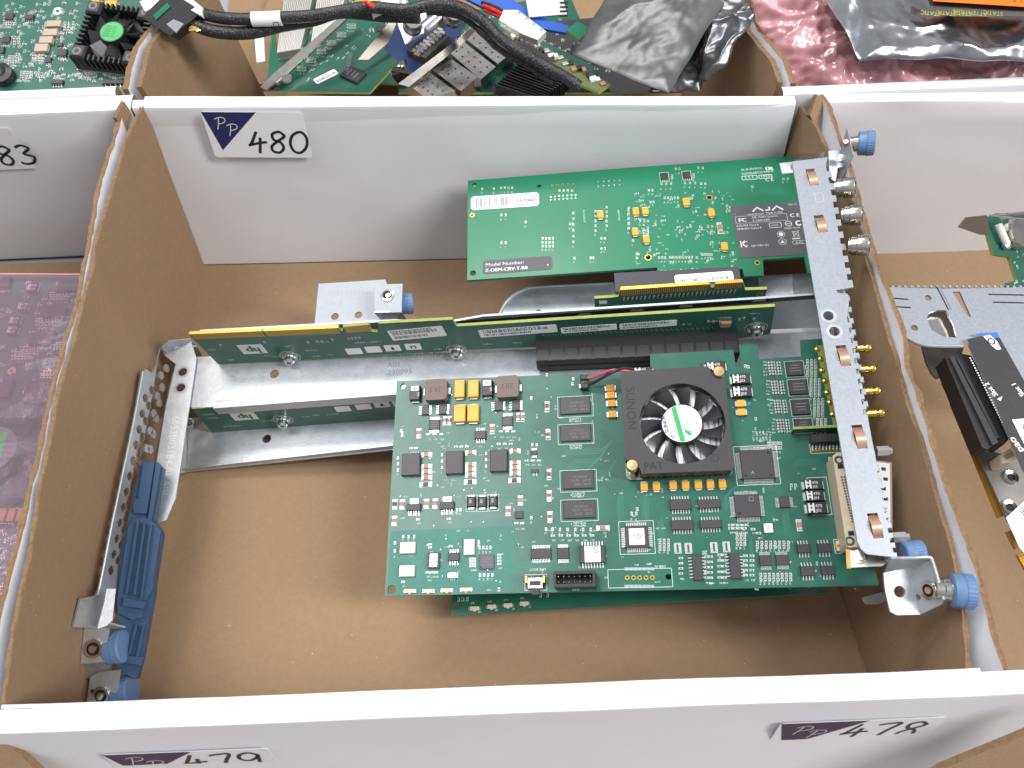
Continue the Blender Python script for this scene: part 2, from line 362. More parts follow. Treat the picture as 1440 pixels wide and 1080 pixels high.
x0, y0 = FB.px(303, 221, 1.4); x1, y1 = FB.px(442, 221, 1.4); xt, yt = FB.px(303, 155, 1.4)
lab = FB.sub(x0, y0, 1.3, math.atan2(y1 - y0, x1 - x0) - .006)
lot_label(lab, 0, 0, math.hypot(x1 - x0, y1 - y0) - 1, abs(yt - y0) - .5, '480', box, navy, tri=(.54, .84))
# front wall: thin white wall butting against the folded panel of the next tray
fa, fb_ = bp(-2, 992, HR), bp(1362, 940, HR)
panel(fa[0] + 1, fb_[0] + 4, fa[1] - 1.28, HR, 1.3, box, 'wall', soft=.1, sk=fb_[1] - fa[1])
# a flap crease strip on the floor at the right
cm = MB(); e0, e1 = bp(1172, 800, 0), bp(1222, 955, 0); F = Frame(e0, e1 - e0, np.cross((0, 0, 1), e1 - e0)); cm.box(F, 30, 0, 120, 1.4, 0, .5, kraft_d, .3); cm.build('flap_seam', box)
# --- the front tray (lots 479 and 478)
fbx = thing('cardboard_tray', 'cardboard tray in the foreground whose white panel carries the 479 and 478 stickers', 'box', (180, -60, 0), 'white cardboard trays')
ga, gb = bp(-60, 1037, HR), bp(1500, 975, HR)
panel(ga[0], gb[0], ga[1], HR, (fa[1] - ga[1]) - 1.3, fbx, 'wall', soft=3.0, bs=.1, sk=gb[1] - ga[1], lean=-46)
FF = Frame(ga - np.array([0, 0, 2.6]) , gb - ga, (0, 6.7, HR * .25 - 2.6)); FF.O = FF.O + FF.N * 1.1
def front_label(px0, px1, ytop, digits, wmm, hmm):
    x0, y0 = FF.px(px0, ytop, 0); lot_label(FF, x0, y0 - hmm, wmm, hmm, digits, fbx, purpl, tri=(.54, .8))
    x1, y1 = FF.px(px1, ytop, 0); print('label width', digits, x1 - x0)
front_label(142, 375, 1061, '479', 62, 33)
front_label(1098, 1330, 1017, '478', 62, 33)
for s, P in (('l', [(-60, 1010, 106), (0, 1037, 105), (55, 1086, 92), (120, 1150, 70), (-80, 1150, 80)]), ('r', [(1500, 1005, 106), (1442, 1034, 105), (1322, 1083, 92), (1260, 1130, 70), (1500, 1130, 80)])):
    mb, F = sheet(P, 3, kraft, side=kraft_d); mb.build('side_flap', fbx)
base([(-25, -250), (370, -250), (370, -62), (-25, -58)], fbx)
# --- left tray
lbx = thing('cardboard_tray', 'cardboard tray at the far left, its white panel numbered 483, under the pink bag', 'box', (-160, 140, 0), 'white cardboard trays')
t2 = [bp(x, y, HR - 1) for x, y in L2]; b2 = [p * (1, 1, 0) + (-4, 0, 0) for p in t2]
yi = lambda L, y: float(np.interp(y, [q[1] for q in L], [q[0] for q in L]))
wall([(yi(lb[::-1], p[1]) - 8, p[1], 0) for p in t2], t2, (1, 0, 0), -2.2, lbx, 'wall', seed=5, inner=whitecard, outer=kraft, k=90, rag=1.1)
base([(-330, 8), (-34, 4), (-14, 280), (-330, 290)], lbx)
ya = bp(60, 158, HR); panel(-330, bp(181, 158, HR)[0], ya[1], HR, 12, lbx, 'wall', lean=-9, soft=2.2)
FL = Frame((-330, ya[1], HR - 2), (1, 0, 0), (0, 1.8, HR * .25 - 2)); FL.O = FL.O + FL.N * .6
x1, y1 = FL.px(55, 236, .4); x0, y0 = FL.px(38, 178, .4)
lot_label(FL.sub(0, 0, .5), x1 - 62, y1, 61, y0 - y1, '483', lbx, navy, dx=.15)
# --- right tray
rbx = thing('cardboard_tray', 'cardboard tray at the far right behind the printed riser cage, its white panel unnumbered', 'box', (520, 140, 0), 'white cardboard trays')
t3 = [bp(x, y, float(np.interp(y, [133, 200, 330, 942], [HR + 1, 107, 101, 101]))) for x, y in R2]
wall([(yi(rb[::-1], p[1]) + 8, p[1], 0) for p in t3], t3, (-1, 0, 0), -2.2, rbx, 'wall', seed=9, inner=whitecard, outer=kraft, k=90, rag=1.1)
base([(372, -3), (660, -8), (660, 300), (356, 290)], rbx)
pr = bp(1170, 144, HR); p2 = bp(1440, 141, HR); mb = MB(); vs = []; f0 = bp(1230, 356, 0); f1 = bp(1440, 350, 0)
n = 30
for i in range(n + 1):
    s = i / n * 2.2 - .06; T = lerp(pr, p2, s); B = lerp(f0, f1, s * 1.2 - .1)
    row = [lerp(B, T - np.array([0, 0, 2.2]), k / 9) + np.array([0, .8 * fbm(i * .1, k * .3, 9), 0]) for k in range(10)] + [T + (0, .9, -.6), T + (0, 2.4, 0), T + (0, 6, 0), T + (0, 6, -30)]
    vs += row
mb.add(vs, [(i * 14 + j, (i + 1) * 14 + j, (i + 1) * 14 + j + 1, i * 14 + j + 1) for i in range(n) for j in range(13)], whitecard); mb.build('wall', rbx)
# little folded corner posts
for P, par in (([(163, 166, 112), (175, 143, 113), (186, 160, 109), (178, 190, 100)], lbx), ([(1139, 162, 108), (1149, 133, 113), (1160, 141, 112), (1148, 182, 100)], rbx)):
    mb, F = sheet(P, 2.5, kraft, side=kraft_d); mb.build('corner_flap', par)
# ============================================================ things on circuit boards
def chip(F, box_, h, parent, pins='tb', n=8, name='chip', body=None, mark=0, pl=1.5, z=0, pw=.45, label=None):
    cx, cy, w, d = F.bb(*box_, h); mb = MB(); mb.box(F, cx, cy, w, d, z + .15, z + h, body or chipm, min(.25, h * .25))
    if mark:
        for k in range(3): mb.rect(F, cx + random.uniform(-.05, .05) * w, cy + (k - 1) * d * .2, w * random.uniform(.45, .68), d * .06, z + h + .02, chipt)
        mb.cyl(F, cx - w * .38, cy - d * .36, min(w, d) * .05, z + h - .1, z + h + .015, dark, 8)
    c = mb.build(name, parent, label=label)
    if pins:
        pb = MB()
        for sd in pins:
            for i in range(n):
                if sd in 'tb':
                    s = 1 if sd == 't' else -1; x = cx + (i - (n - 1) / 2) * (w * .9 / n); st = min(pw, w * .9 / n * .55)
                    pb.box(F, x, cy + s * (d / 2 + pl / 2 * .3), st, pl * .35, z + h * .25, z + h * .55, tin); pb.box(F, x, cy + s * (d / 2 + pl * .7), st, pl * .75, z + .03, z + .22, tin)
                else:
                    s = 1 if sd == 'r' else -1; y = cy + (i - (n - 1) / 2) * (d * .9 / n); st = min(pw, d * .9 / n * .55)
                    pb.box(F, cx + s * (w / 2 + pl / 2 * .3), y, pl * .35, st, z + h * .25, z + h * .55, tin); pb.box(F, cx + s * (w / 2 + pl * .7), y, pl * .75, st, z + .03, z + .22, tin)
        pb.build('pins', c)
    return c, (cx, cy, w, d)
def mlcc(F, x, y, w, h, parent, body=None, ht=1.1):       # centre in photo, size in px; white ends along the long side
    cx, cy, W, D = F.bb(x - w / 2, y - h / 2, x + w / 2, y + h / 2, ht); mb = MB()
    if D > W:
        mb.rect(F, cx, cy, W * 1.25, D * 1.35, .05, silk); mb.rect(F, cx, cy, W * 1.05, D * 1.2, .07, tin); mb.box(F, cx, cy, W * .96, D * .55, .1, ht, body or brownc, .12)
        for s in (-1, 1): mb.box(F, cx, cy + s * D * .38, W, D * .22, .08, ht + .03, tin, .12)
    else:
        mb.rect(F, cx, cy, W * 1.35, D * 1.25, .05, silk); mb.rect(F, cx, cy, W * 1.2, D * 1.05, .07, tin); mb.box(F, cx, cy, W * .55, D * .96, .1, ht, body or brownc, .12)
        for s in (-1, 1): mb.box(F, cx + s * W * .38, cy, W * .22, D, .08, ht + .03, tin, .12)
    return mb.build('capacitor', parent)
def tcap(F, x0, y0, x1, y1, h, parent, vert=True, stripe=False):
    cx, cy, W, D = F.bb(x0, y0, x1, y1, h); mb = MB(); mb.box(F, cx, cy, W, D, .2, h, blackp if stripe else tant, .25)
    if vert:
        for s in (-1, 1): mb.box(F, cx, cy + s * (D / 2 + .25), W * .75, .9, .04, .9, tin)
    else:
        for s in (-1, 1): mb.box(F, cx + s * (W / 2 + .3), cy, .9, D * .75, .04, .9, tin)
    if stripe:
        if vert:
            mb.rect(F, cx, cy + D * .3, W * .8, D * .34, h + .02, labelt); mb.rect(F, cx, cy + D * .3, W * .4, .3, h + .03, ink); mb.rect(F, cx, cy + D * .3, .3, W * .4, h + .035, ink)
            mb.text(F, '470', cx + W * .28, cy + D * .02, 1.5, h + .02, labelt, rot=-math.pi / 2)
        else:
            mb.rect(F, cx - W * .28, cy, W * .32, D * .82, h + .02, labelt); mb.rect(F, cx - W * .28, cy, W * .2, .32, h + .03, ink); mb.rect(F, cx - W * .28, cy, .32, W * .2, h + .035, ink); mb.rect(F, cx - W * .28, cy - D * .34, W * .14, D * .2, h + .03, ink); mb.rect(F, cx - W * .28, cy + D * .34, W * .14, D * .2, h + .03, ink)
            mb.text(F, '470', cx - W * .08, cy + .15, D * .38, h + .02, labelt); mb.text(F, 'J03', cx - W * .06, cy - D * .36, D * .36, h + .02, labelt)
    else: mb.rect(F, cx, cy + (D * .33 if vert else 0), W * .7, .25, h + .015, mat('tantalum_stripe', (.5, .22, .02), .5))
    return mb.build('capacitor', parent)
def tick(mb, F, x, y, n, h, m=None, rot=0):             # a scrap of silkscreen lettering, n characters
    G = F.sub(x, y, 0, rot); q = m or silk
    for i in range(n):
        k = random.random(); X = i * h * .75
        if k < .8: mb.rect(G, X, 0, h * .14, h * .9, .07, q)
        if k > .2: mb.rect(G, X + h * .25, h * random.choice((-.38, 0, .38)), h * .38, h * .16, .075, q)
        if k > .45: mb.rect(G, X + h * .25, h * random.choice((-.38, .38)), h * .38, h * .16, .078, q)
        if random.random() < .5: mb.rect(G, X + h * .46, h * random.choice((-.2, .2, 0)), h * .14, h * .55, .08, q)
def part0402(mb, F, x, y, v=True, s=1.0, body=None):
    w, d = (.55 * s, 1.1 * s)
    if not v: w, d = d, w
    mb.rect(F, x, y, w * 1.5 + .25, d * 1.25 + .25, .05, silk); mb.rect(F, x, y, w * 1.15, d * 1.2, .065, pcb1)
    bd = body or random.choice((brownc, chipm, chipm, indm))
    if v:
        mb.box(F, x, y, w, d * .5, .07, .4 * s, bd)
        for k in (-1, 1): mb.box(F, x, y + k * d * .37, w, d * .26, .07, .42 * s, tin)
    else:
        mb.box(F, x, y, w * .5, d, .07, .4 * s, bd)
        for k in (-1, 1): mb.box(F, x + k * w * .37, y, w * .26, d, .07, .42 * s, tin)
def cluster(mp, ms, F, x0, y0, x1, y1, nx, ny, v=True, txt=True, s=1.0, skip=.0, body=None):
    """a photo-space block of nx by ny tiny parts with reference marks"""
    for i in range(nx):
        for j in range(ny):
            if random.random() < skip: continue
            a, b = F.px(lerp(x0, x1, (i + .5) / nx), lerp(y0, y1, (j + .5) / ny), .3); part0402(mp, F, a, b, v, s, body)
    if txt:
        for i in range(nx):
            a, b = F.px(lerp(x0, x1, (i + .5) / nx), y1 + 4); tick(ms, F, a - .2, b, 2 if v else 3, .85, rot=math.pi / 2 if v else 0)
def inside(P, x, y):
    c = False
    for (a, b), (d, e) in zip(P, P[1:] + P[:1]):
        if (b > y) != (e > y) and x < (d - a) * (y - b) / (e - b) + a: c = not c
    return c
def scatter(mp, ms, F, x0, y0, x1, y1, n, s=.85, poly=None):
    for _ in range(n):
        X, Y = random.uniform(x0, x1), random.uniform(y0, y1)
        if poly and not all(inside(poly, X + dx, Y + dy) for dx, dy in ((-6, -5), (8, -5), (8, 5), (-6, 5))): continue
        a, b = F.px(X, Y); v = random.random() < .5
        part0402(mp, F, a, b, v, s); tick(ms, F, a + (1.1 if v else -.8), b + (0 if v else 1.3), random.choice((2, 3, 4)), .75, rot=random.choice((0, 0, math.pi / 2)))
def pxbox(ms, F, x0, y0, x1, y1, t=.2):
    c = F.bb(x0, y0, x1, y1); ms.outl(F, *c, .07, silk, t)
def traces(mt, F, x, y, n, segs, pitch=.55, w=.16, m=None):      # bundle of parallel tracks; segs [(dx,dy)...] in mm
    for k in range(n):
        p = [np.array(F.px(x, y))]; P = [p[0] + np.array([k * pitch * .7, k * pitch])]
        for dx, dy in segs: P.append(P[-1] + np.array([dx + (k * .35 if dx and dy else 0), dy]))
        mt.stroke(F, P, w, .03 + .001 * k, m or trace)
def screw(F, x, y, r, z, parent, name='screw', m=None):
    mb = MB(); mb.lathe(F, [(r * 1.35, z), (r * 1.35, z + .5), (r, z + .7), (r, z + 1.8), (r * .75, z + 2.3), (0.01, z + 2.4)], m or steel, 18, x, y)
    for a in (0, math.pi / 2): mb.box(F, x, y, r * 1.1, r * .22, z + 2.1, z + 2.43, dark, 0, a + .4)
    mb.build(name, parent)
def barcode(mb, F, x, y, w, h, z, n=26, m=None):
    X = x
    while X < x + w: b = random.choice((.25, .4, .6)) * w / n; mb.rect(F, X + b / 2, y + h / 2, b, h, z, m or inkb); X += b + random.choice((.3, .5, .8)) * w / n
# ============================================================ the video card with the fan
A_, B_, C_ = bp(558, 536, 54.2), bp(541, 838, 43.5), bp(1200, 825, 71.6)
FM = Frame(A_, C_ - B_, A_ - B_)
vc = thing('circuit_board', 'large green circuit board carrying a square black fan and many chips', 'circuit board', (240, 100, 50))
P = [(558, 536), (752, 528), (915, 522), (914, 498), (1031, 492), (1033, 503), (1034, 516), (1041, 516), (1041, 500), (1039, 484), (1065, 484), (1068, 505), (1127, 501), (1126, 478), (1160, 476), (1236, 823), (541, 838)]
hl = [circ(*FM.px(567, 543), 1.5), circ(*FM.px(551, 829), 2.1), circ(*FM.px(940, 811), 1.3)]
mb = MB(); mb.prism(FM, [FM.px(*p) for p in P], -1.6, 0, pcb1, hl, side=trace)
mb.prism(FM, [FM.px(*p) for p in [(549, 747), (722, 739), (722, 829), (560, 836), (545, 836)]], 0.002, .02, pcb1_sheen, [circ(*FM.px(551, 829), 2.3)])  # paler patch: gloss reflection at the lower left painted into the colour
mb.build('board', vc)
ms, mp, mt = MB(), MB(), MB()
for b in [(576, 542, 590, 562), (677.5, 534, 692, 556)]: tcap(FM, *b, 3.2, vc, True, True)
for b in [(597, 533, 628, 562), (698, 528, 729, 558)]:
    cx, cy, W, D = FM.bb(*b, 4.6); mb = MB(); r = 1; mb.prism(FM, [(cx + sx_ * (W / 2 - (r if k else 0)), cy + sy_ * (D / 2 - (0 if k else r))) for sx_, sy_, k in ((-1, -1, 0), (-1, -1, 1), (1, -1, 1), (1, -1, 0), (1, 1, 0), (1, 1, 1), (-1, 1, 1), (-1, 1, 0))], .3, 4.6, indm)
    for s in (-1, 1): mb.box(FM, cx + s * (W / 2 + .3), cy, 1.6, 3.4, .05, 1.4, tin)
    mb.text(FM, '3R3', cx + 3, cy + 1.4, 4, 4.63, mat('inductor_marking', (.06, .045, .04), .5), rot=math.pi, sx=.95); mb.build('inductor', vc)
for b in [(639, 534, 652.5, 558), (658, 534, 672.5, 557.5), (638, 569, 654, 592.5), (657, 568, 672.5, 592)]: tcap(FM, *b, 2.9, vc)
for b in [(593, 569, 603, 583), (617, 567.5, 628, 582), (695, 563, 707, 577), (720, 562, 731, 577)]:
    c, q = chip(FM, b, 1.2, vc, 'l', 4); mb = MB(); mb.box(FM, q[0] + q[2] / 2 + .5, q[1], 1.1, q[3] * .9, .05, .5, tin); mb.build('heat_tab', c)
for b in [(603, 590, 618, 604), (706, 585, 721, 599)]: chip(FM, b, 1.0, vc, 'tb', 8, pw=.25, mark=1)
chip(FM, (667.5, 605, 683, 617), 1.5, vc, 'tb', 4)
for b in [(565, 637.5, 590, 668), (627, 634, 651, 666), (689, 632, 713, 662.5)]: chip(FM, b, 2.6, vc, 'b', 11, pl=.3, pw=.3, name='power_module')
V = lambda X, Y: (540 + X / 6, 510 + Y / 6)
for X, Y in [(290, 590), (910, 555), (1375, 365), (1383, 605), (1390, 940)]: mlcc(FM, *V(X, Y), 5.4, 10.5, vc)
for X, Y in [(1130, 455), (1168, 455), (510, 485), (550, 485)]: mlcc(FM, *V(X, Y), 4.4, 9.5, vc)
for X, Y in [(355, 775), (355, 872), (355, 918), (355, 965), (728, 755), (728, 855), (728, 900), (728, 943), (1103, 742), (1103, 842), (1103, 885), (1103, 930)]: mlcc(FM, *V(X, Y), 11.5, 5.6, vc)
for X, Y in [(350, 1025), (725, 1003), (1100, 990)]: mlcc(FM, *V(X, Y), 13, 6, vc, chipm, .7)
chip(FM, (747, 633, 755, 640), .8, vc, 'tb', 4, pl=1, pw=.3); chip(FM, (747.5, 660, 757, 665), .9, vc, 'b', 2, pl=1)
V = lambda X, Y: (540 + X / 5.4, 680 + Y / 5.4)
for b in [(571.5, 708, 591, 718), (618, 705, 638, 716)]:
    c, q = chip(FM, b, 1.7, vc, 'b', 5, pl=2); mb = MB(); mb.box(FM, q[0], q[1] + q[3] / 2 + 1.2, q[2] * .6, 2.4, .05, .6, tin); mb.build('heat_tab', c)
for b in [(656, 698, 668, 713), (671.5, 698, 683.5, 713), (687, 697, 699, 712)]:
    cx, cy, W, D = FM.bb(*b, 1.9); mb = MB(); mb.outl(FM, cx, cy - .3, W * 1.25, D * 1.55, .06, silk); mb.box(FM, cx, cy, W, D, .1, 1.9, blackp, .5)
    for s in (-1, 1): mb.box(FM, cx, cy + s * (D / 2 + .3), W * .7, .9, .05, .8, tin)
    mb.text(FM, '150', cx - .7, cy + D * .3, 1.5, 1.93, labelt, rot=-math.pi / 2); mb.build('diode', vc)
for X, Y in [(135, 155), (318, 150), (385, 148), (75, 280), (1033, 125), (940, 205), (1253, 85), (1258, 245)]: mlcc(FM, *V(X, Y), 6, 10.5, vc)
mlcc(FM, *V(80, 155), 6, 10.5, vc, chipm, .8)
chip(FM, (724.5, 718.5, 735.5, 729), .9, vc, '')
for b in [(562, 762, 583.5, 778), (561, 795, 582.5, 810.5), (652, 758, 667, 780)]:
    cx, cy, W, D = FM.bb(*b, 1.6); mb = MB(); mb.box(FM, cx, cy, W, D, .1, 1.3, cream); mb.box(FM, cx, cy, W * .93, D * .93, 1.3, 1.6, crys, .15); mb.build('crystal', vc)
mb = MB(); cx, cy, W, D = FM.bb(602, 777, 617, 798.5, 1.6); mb.box(FM, cx, cy, W * 1.1, D * 1.05, .1, 1.2, chipm); mb.box(FM, cx, cy, W * .72, D * .86, 1.2, 1.6, crys, .15); mb.build('crystal', vc)
chip(FM, (630, 777, 645.5, 789), 1.5, vc, 'tb', 4)
chip(FM, (674, 780, 694.6, 800), 1.0, vc, '', mark=1, body=mat('chip_epoxy_grey', (.10, .085, .115), .45))
mb = MB(); cx, cy, W, D = FM.bb(631, 804.5, 641.5, 813, 1.1); mb.box(FM, cx, cy, W, D, .1, 1.1, tin, .2); mb.box(FM, cx, cy, W * 1.35, D * .7, .05, .4, tin); mb.build('crystal', vc)
for x, y in [(576, 831), (602, 831), (628, 830), (655, 829)]:
    mb = MB(); cx, cy, W, D = FM.bb(x - 6, y - 2.8, x + 6, y + 2.8, .8); mb.box(FM, cx, cy, W * 1.4, D * .8, .05, .35, tin); mb.box(FM, cx, cy, W, D, .1, .9, cream, .15); mb.box(FM, cx, cy - D * .5, W * .3, D * .5, .05, .6, cream); mb.build('indicator_lamp', vc)
chip(FM, (746.5, 771, 775, 785.5), 1.3, vc, 'tb', 12, pw=.25); chip(FM, (783.5, 770, 800, 786), 1.0, vc, 'tb', 10, pw=.22)
# slide switch
sw = MB(); cx, cy, W, D = FM.bb(738, 808, 769, 830, 0); sw.outl(FM, cx, cy, W, D, .07, silk, .25); sw.box(FM, cx, cy - .5, W * .7, D * .72, .1, 2.6, steel, .3); sw.box(FM, cx, cy - D * .1, W * .5, D * .3, 2.6, 2.9, blackp); sw.box(FM, cx, cy - D * .62, W * .35, D * .35, .1, 2.2, blackp)
for s in (-1, 1): sw.box(FM, cx + s * W * .4, cy + D * .15, W * .14, D * .5, .1, 3.2, gold, .3)
for s in (-.5, 0, .5): sw.cyl(FM, cx + s * W * .5, cy + D * .3, .5, .1, 2.7, blackp)
sw.build('slide_switch', vc)
# box header
hd = MB(); cx, cy, W, D = FM.bb(778, 802.6, 837, 825, 8.5); G = FM
hd.prism(G, [(cx - W / 2, cy - D / 2), (cx + W / 2, cy - D / 2), (cx + W / 2, cy + D / 2), (cx - W / 2, cy + D / 2)], .2, 8.5, blackp, [[(cx - W / 2 + 1.2, cy - D / 2 + 1.3), (cx + W / 2 - 1.2, cy - D / 2 + 1.3), (cx + W / 2 - 1.2, cy + D / 2 - 1.3), (cx - W / 2 + 1.2, cy + D / 2 - 1.3)]])
hd.box(FM, cx, cy, W - 2, D - 2, .25, 1.0, blackp); ho = hd.build('pin_header', vc)
pn = MB()
for i in range(7):
    for j in (-1, 1): pn.box(FM, cx + (i - 3) * 2.35, cy + j * 1.2, .65, .65, 1, 7.2, nickel, .2)
pn.build('pins', ho)
for b in [(791, 662, 835, 687), (792, 703.5, 837, 728.5), (787.5, 558, 830, 581.7), (788, 597, 831, 620)]:
    c, q = chip(FM, b, 1.0, vc, '', name='memory_chip'); ms.outl(FM, q[0], q[1] - .3, q[2] * 1.17, q[3] * 1.22, .06, silk, .2)
    mb = MB(); mb.text(FM, 'HY5DU12', q[0] + q[2] * .28, q[1] + q[3] * .22, 1.5, 1.02, chipt, rot=math.pi); 
    mb.text(FM, '512M - 427A', q[0] + q[2] * .40, q[1] + q[3] * .02, 1.7, 1.02, chipt, rot=math.pi); mb.text(FM, 'KOR   0542', q[0] + q[2] * .4, q[1] - q[3] * .2, 1.6, 1.02, chipt, rot=math.pi); mb.build('marking', c)
    for k in range(2): tick(ms, FM, q[0] - 3, q[1] - q[3] * .75 - k * 1.2, 8, 1.0)
for x, y in [(771.5, 666.5), (772, 697), (773, 727), (768.7, 571), (770, 610)]: mlcc(FM, x, y, 5, 11.5, vc)
mlcc(FM, 847.5, 742, 14, 6, vc)
c, q = chip(FM, (815, 766.5, 851, 791.5), 2.3, vc, 'tb', 8, pl=1.8)
mb = MB(); mb.box(FM, q[0] + .1, q[1], q[2] * .62, q[3] * .92, 2.31, 2.4, paper); mb.text(FM, '00-', q[0] + .6, q[1] + 3.6, 3.4, 2.42, ink, rot=-math.pi / 2); mb.build('paper_label', c)
c, q = chip(FM, (879, 739, 912, 770), 2.2, vc, 'tblr', 11, pl=1.6)
mb = MB(); mb.box(FM, q[0], q[1], q[2] * .66, q[3] * .74, 2.21, 2.3, paper); mb.text(FM, '-01', q[0] + 3, q[1] + 1.2, 3.6, 2.32, ink, rot=math.pi); mb.build('paper_label', c)
ms.outl(FM, q[0], q[1], q[2] * 1.5, q[3] * 1.5, .06, silk, .22)
for b in [(942, 701.7, 972, 716.5), (943.7, 731, 975, 745), (981, 702, 1013, 714.5), (984, 731, 1015, 742.6)]: chip(FM, b, 1.6, vc, 'tb', 7, pl=1.5)
for b in [(974, 779.6, 988, 815.5), (1026, 778, 1041.5, 813.6)]: chip(FM, b, 1.6, vc, 'lr', 7, pl=1.5)
for x, y in [(905.7, 684), (923, 684), (946.5, 682.5), (964, 682), (982, 681.5), (999, 681), (1016, 680.5)]: tcap(FM, x - 5.3, y - 5.5, x + 5.3, y + 5.3, 1.7, vc)
for x, y in [(858, 545), (859, 555), (860, 566.5), (861, 582), (1041.7, 566.7), (1043, 579)]: tcap(FM, x - 5.6, y - 4.7, x + 5.6, y + 4.7, 1.7, vc, False)
for b in [(1029, 525, 1055, 539), (1030, 542, 1057, 557.5), (1131, 673.6, 1157, 688), (1133, 689, 1159, 704), (1135, 705.7, 1163, 722), (993, 508, 1020, 521), (891, 516, 917, 526)]: tcap(FM, *b, 3.0, vc, False, True)
for b in [(1106, 507.5, 1130, 527.5), (1110, 533, 1136, 554), (1114, 561, 1139, 582.5), (1118, 588, 1142.5, 607)]:
    c, q = chip(FM, b, 1.2, vc, '', mark=1); ms.outl(FM, q[0], q[1], q[2] * 1.12, q[3] * 1.12, .06, silk, .2)
c, q = chip(FM, (1041.7, 632, 1088, 673), 1.9, vc, 'tblr', 25, pl=1.7, pw=.22, name='processor_chip'); ms.outl(FM, q[0], q[1], q[2] * 1.32, q[3] * 1.34, .06, silk, .22)
mb = MB()
for sx_, sy_ in ((.38, .38), (.38, -.38), (-.38, -.38)): mb.cyl(FM, q[0] + sx_ * q[2], q[1] + sy_ * q[3], .65, 1.85, 1.92, dark, 14)
mb.text(FM, 'A', q[0] - 3.2, q[1] - 4.6, 2.2, 1.93, brass); mb.build('marking', c)
c, q = chip(FM, (1033, 695, 1069, 727), 1.7, vc, 'tblr', 16, pl=1.7, pw=.28, name='processor_chip'); mb = MB(); mb.cyl(FM, q[0] - q[2] * .34, q[1] - q[3] * .33, .7, 1.6, 1.72, dark); mb.outl(FM, q[0] + 2, q[1] + 3, 1.8, 1.8, 1.72, brass); mb.build('marking', c)
chip(FM, (1096, 698, 1110.5, 713.5), 1.1, vc, 'lr', 8, pl=1.5, pw=.25)
mb = MB(); cx, cy, W, D = FM.bb(1074.6, 736, 1087, 748.5, 1.4); mb.box(FM, cx, cy, W, D, .1, 1.2, paper, .2); mb.box(FM, cx, cy, W * .6, D * 1.08, .05, .8, tin); mb.box(FM, cx, cy, W * .5, D * .6, 1.2, 1.5, crys, .1); mb.build('crystal', vc)
for b in [(1068, 780.5, 1085, 796), (1091, 780, 1109.6, 795)]: chip(FM, b, 1.1, vc, 'tb', 10, pl=1.4, pw=.25)
for b in [(1121, 765, 1139.7, 777.6), (1149.4, 764, 1169, 776.7), (1126, 796, 1145.5, 809.7), (1155, 795, 1174, 808.7)]: chip(FM, b, 1.6, vc, 'tb', 4, pl=1.6)
mlcc(FM, 1124.5, 738, 6.5, 12.5, vc)
mb = MB(); cx, cy, W, D = FM.bb(1175.5, 760, 1184, 775, 1.2); mb.outl(FM, cx, cy, W * 1.3, D * 1.3, .06, silk); mb.box(FM, cx, cy, W, D, .1, 1.2, tin, .2); mb.box(FM, cx, cy, W * 1.05, D * .4, .1, 1.3, tant, .2); mb.box(FM, cx, cy, W * .5, D * .16, 1.3, 1.4, chipm); mb.build('fuse', vc)
# resistor networks
for x, y in [(953, 771), (968, 771), (1004, 770), (1021.5, 769)]:
    mb = MB(); cx, cy, W, D = FM.bb(x - 4.6, y - 7, x + 4.6, y + 7); mb.outl(FM, cx, cy, W, D, .06, silk, .22); mb.rect(FM, cx, cy, W * .85, D * .85, .05, silk)
    for k in range(4): mb.box(FM, cx, cy + (k - 1.5) * D * .2, W * .8, D * .1, .1, .4, tin); mb.box(FM, cx, cy + (k - 1.5) * D * .2, W * .3, D * .16, .1, .5, chipm)
    mb.build('resistor_network', vc)
for x, y in [(1086.7, 518), (1091, 545), (1095, 571.7), (1099, 599)]:
    mb = MB()
    for dx in (-3.2, 1.2, 9):
        cx, cy, W, D = FM.bb(x + dx - 2.2, y - 10, x + dx + 2.2, y + 10)
        for k in range(5): mb.rect(FM, cx, cy + (k - 2) * D * .2, W * 1.2, D * .14, .05, silk); mb.box(FM, cx, cy + (k - 2) * D * .2, W * .9, D * .12, .1, .42, tin); mb.box(FM, cx, cy + (k - 2) * D * .2, W * .35, D * .17, .1, .5, chipm)
    for k in range(5): tick(mb, FM, *FM.px(x - 13, y - 9 + k * 4.6), 3, .8)
    mb.build('resistor_network', vc)
# unpopulated connector footprint
pxbox(ms, FM, 855, 800, 945, 826, .22)
for x in (882, 891, 899.5, 908.5, 917.5): a, b = FM.px(x, 812.3); ms.ring(FM, a, b, .55, 1.0, .07, gold, 16); ms.cyl(FM, a, b, .55, .01, .05, dark, 12)
for i in range(23):
    for y in (800, 824.5): a, b = FM.px(879 + i * 1.83, y); ms.rect(FM, a, b, .3, 1.3, .08, tin)
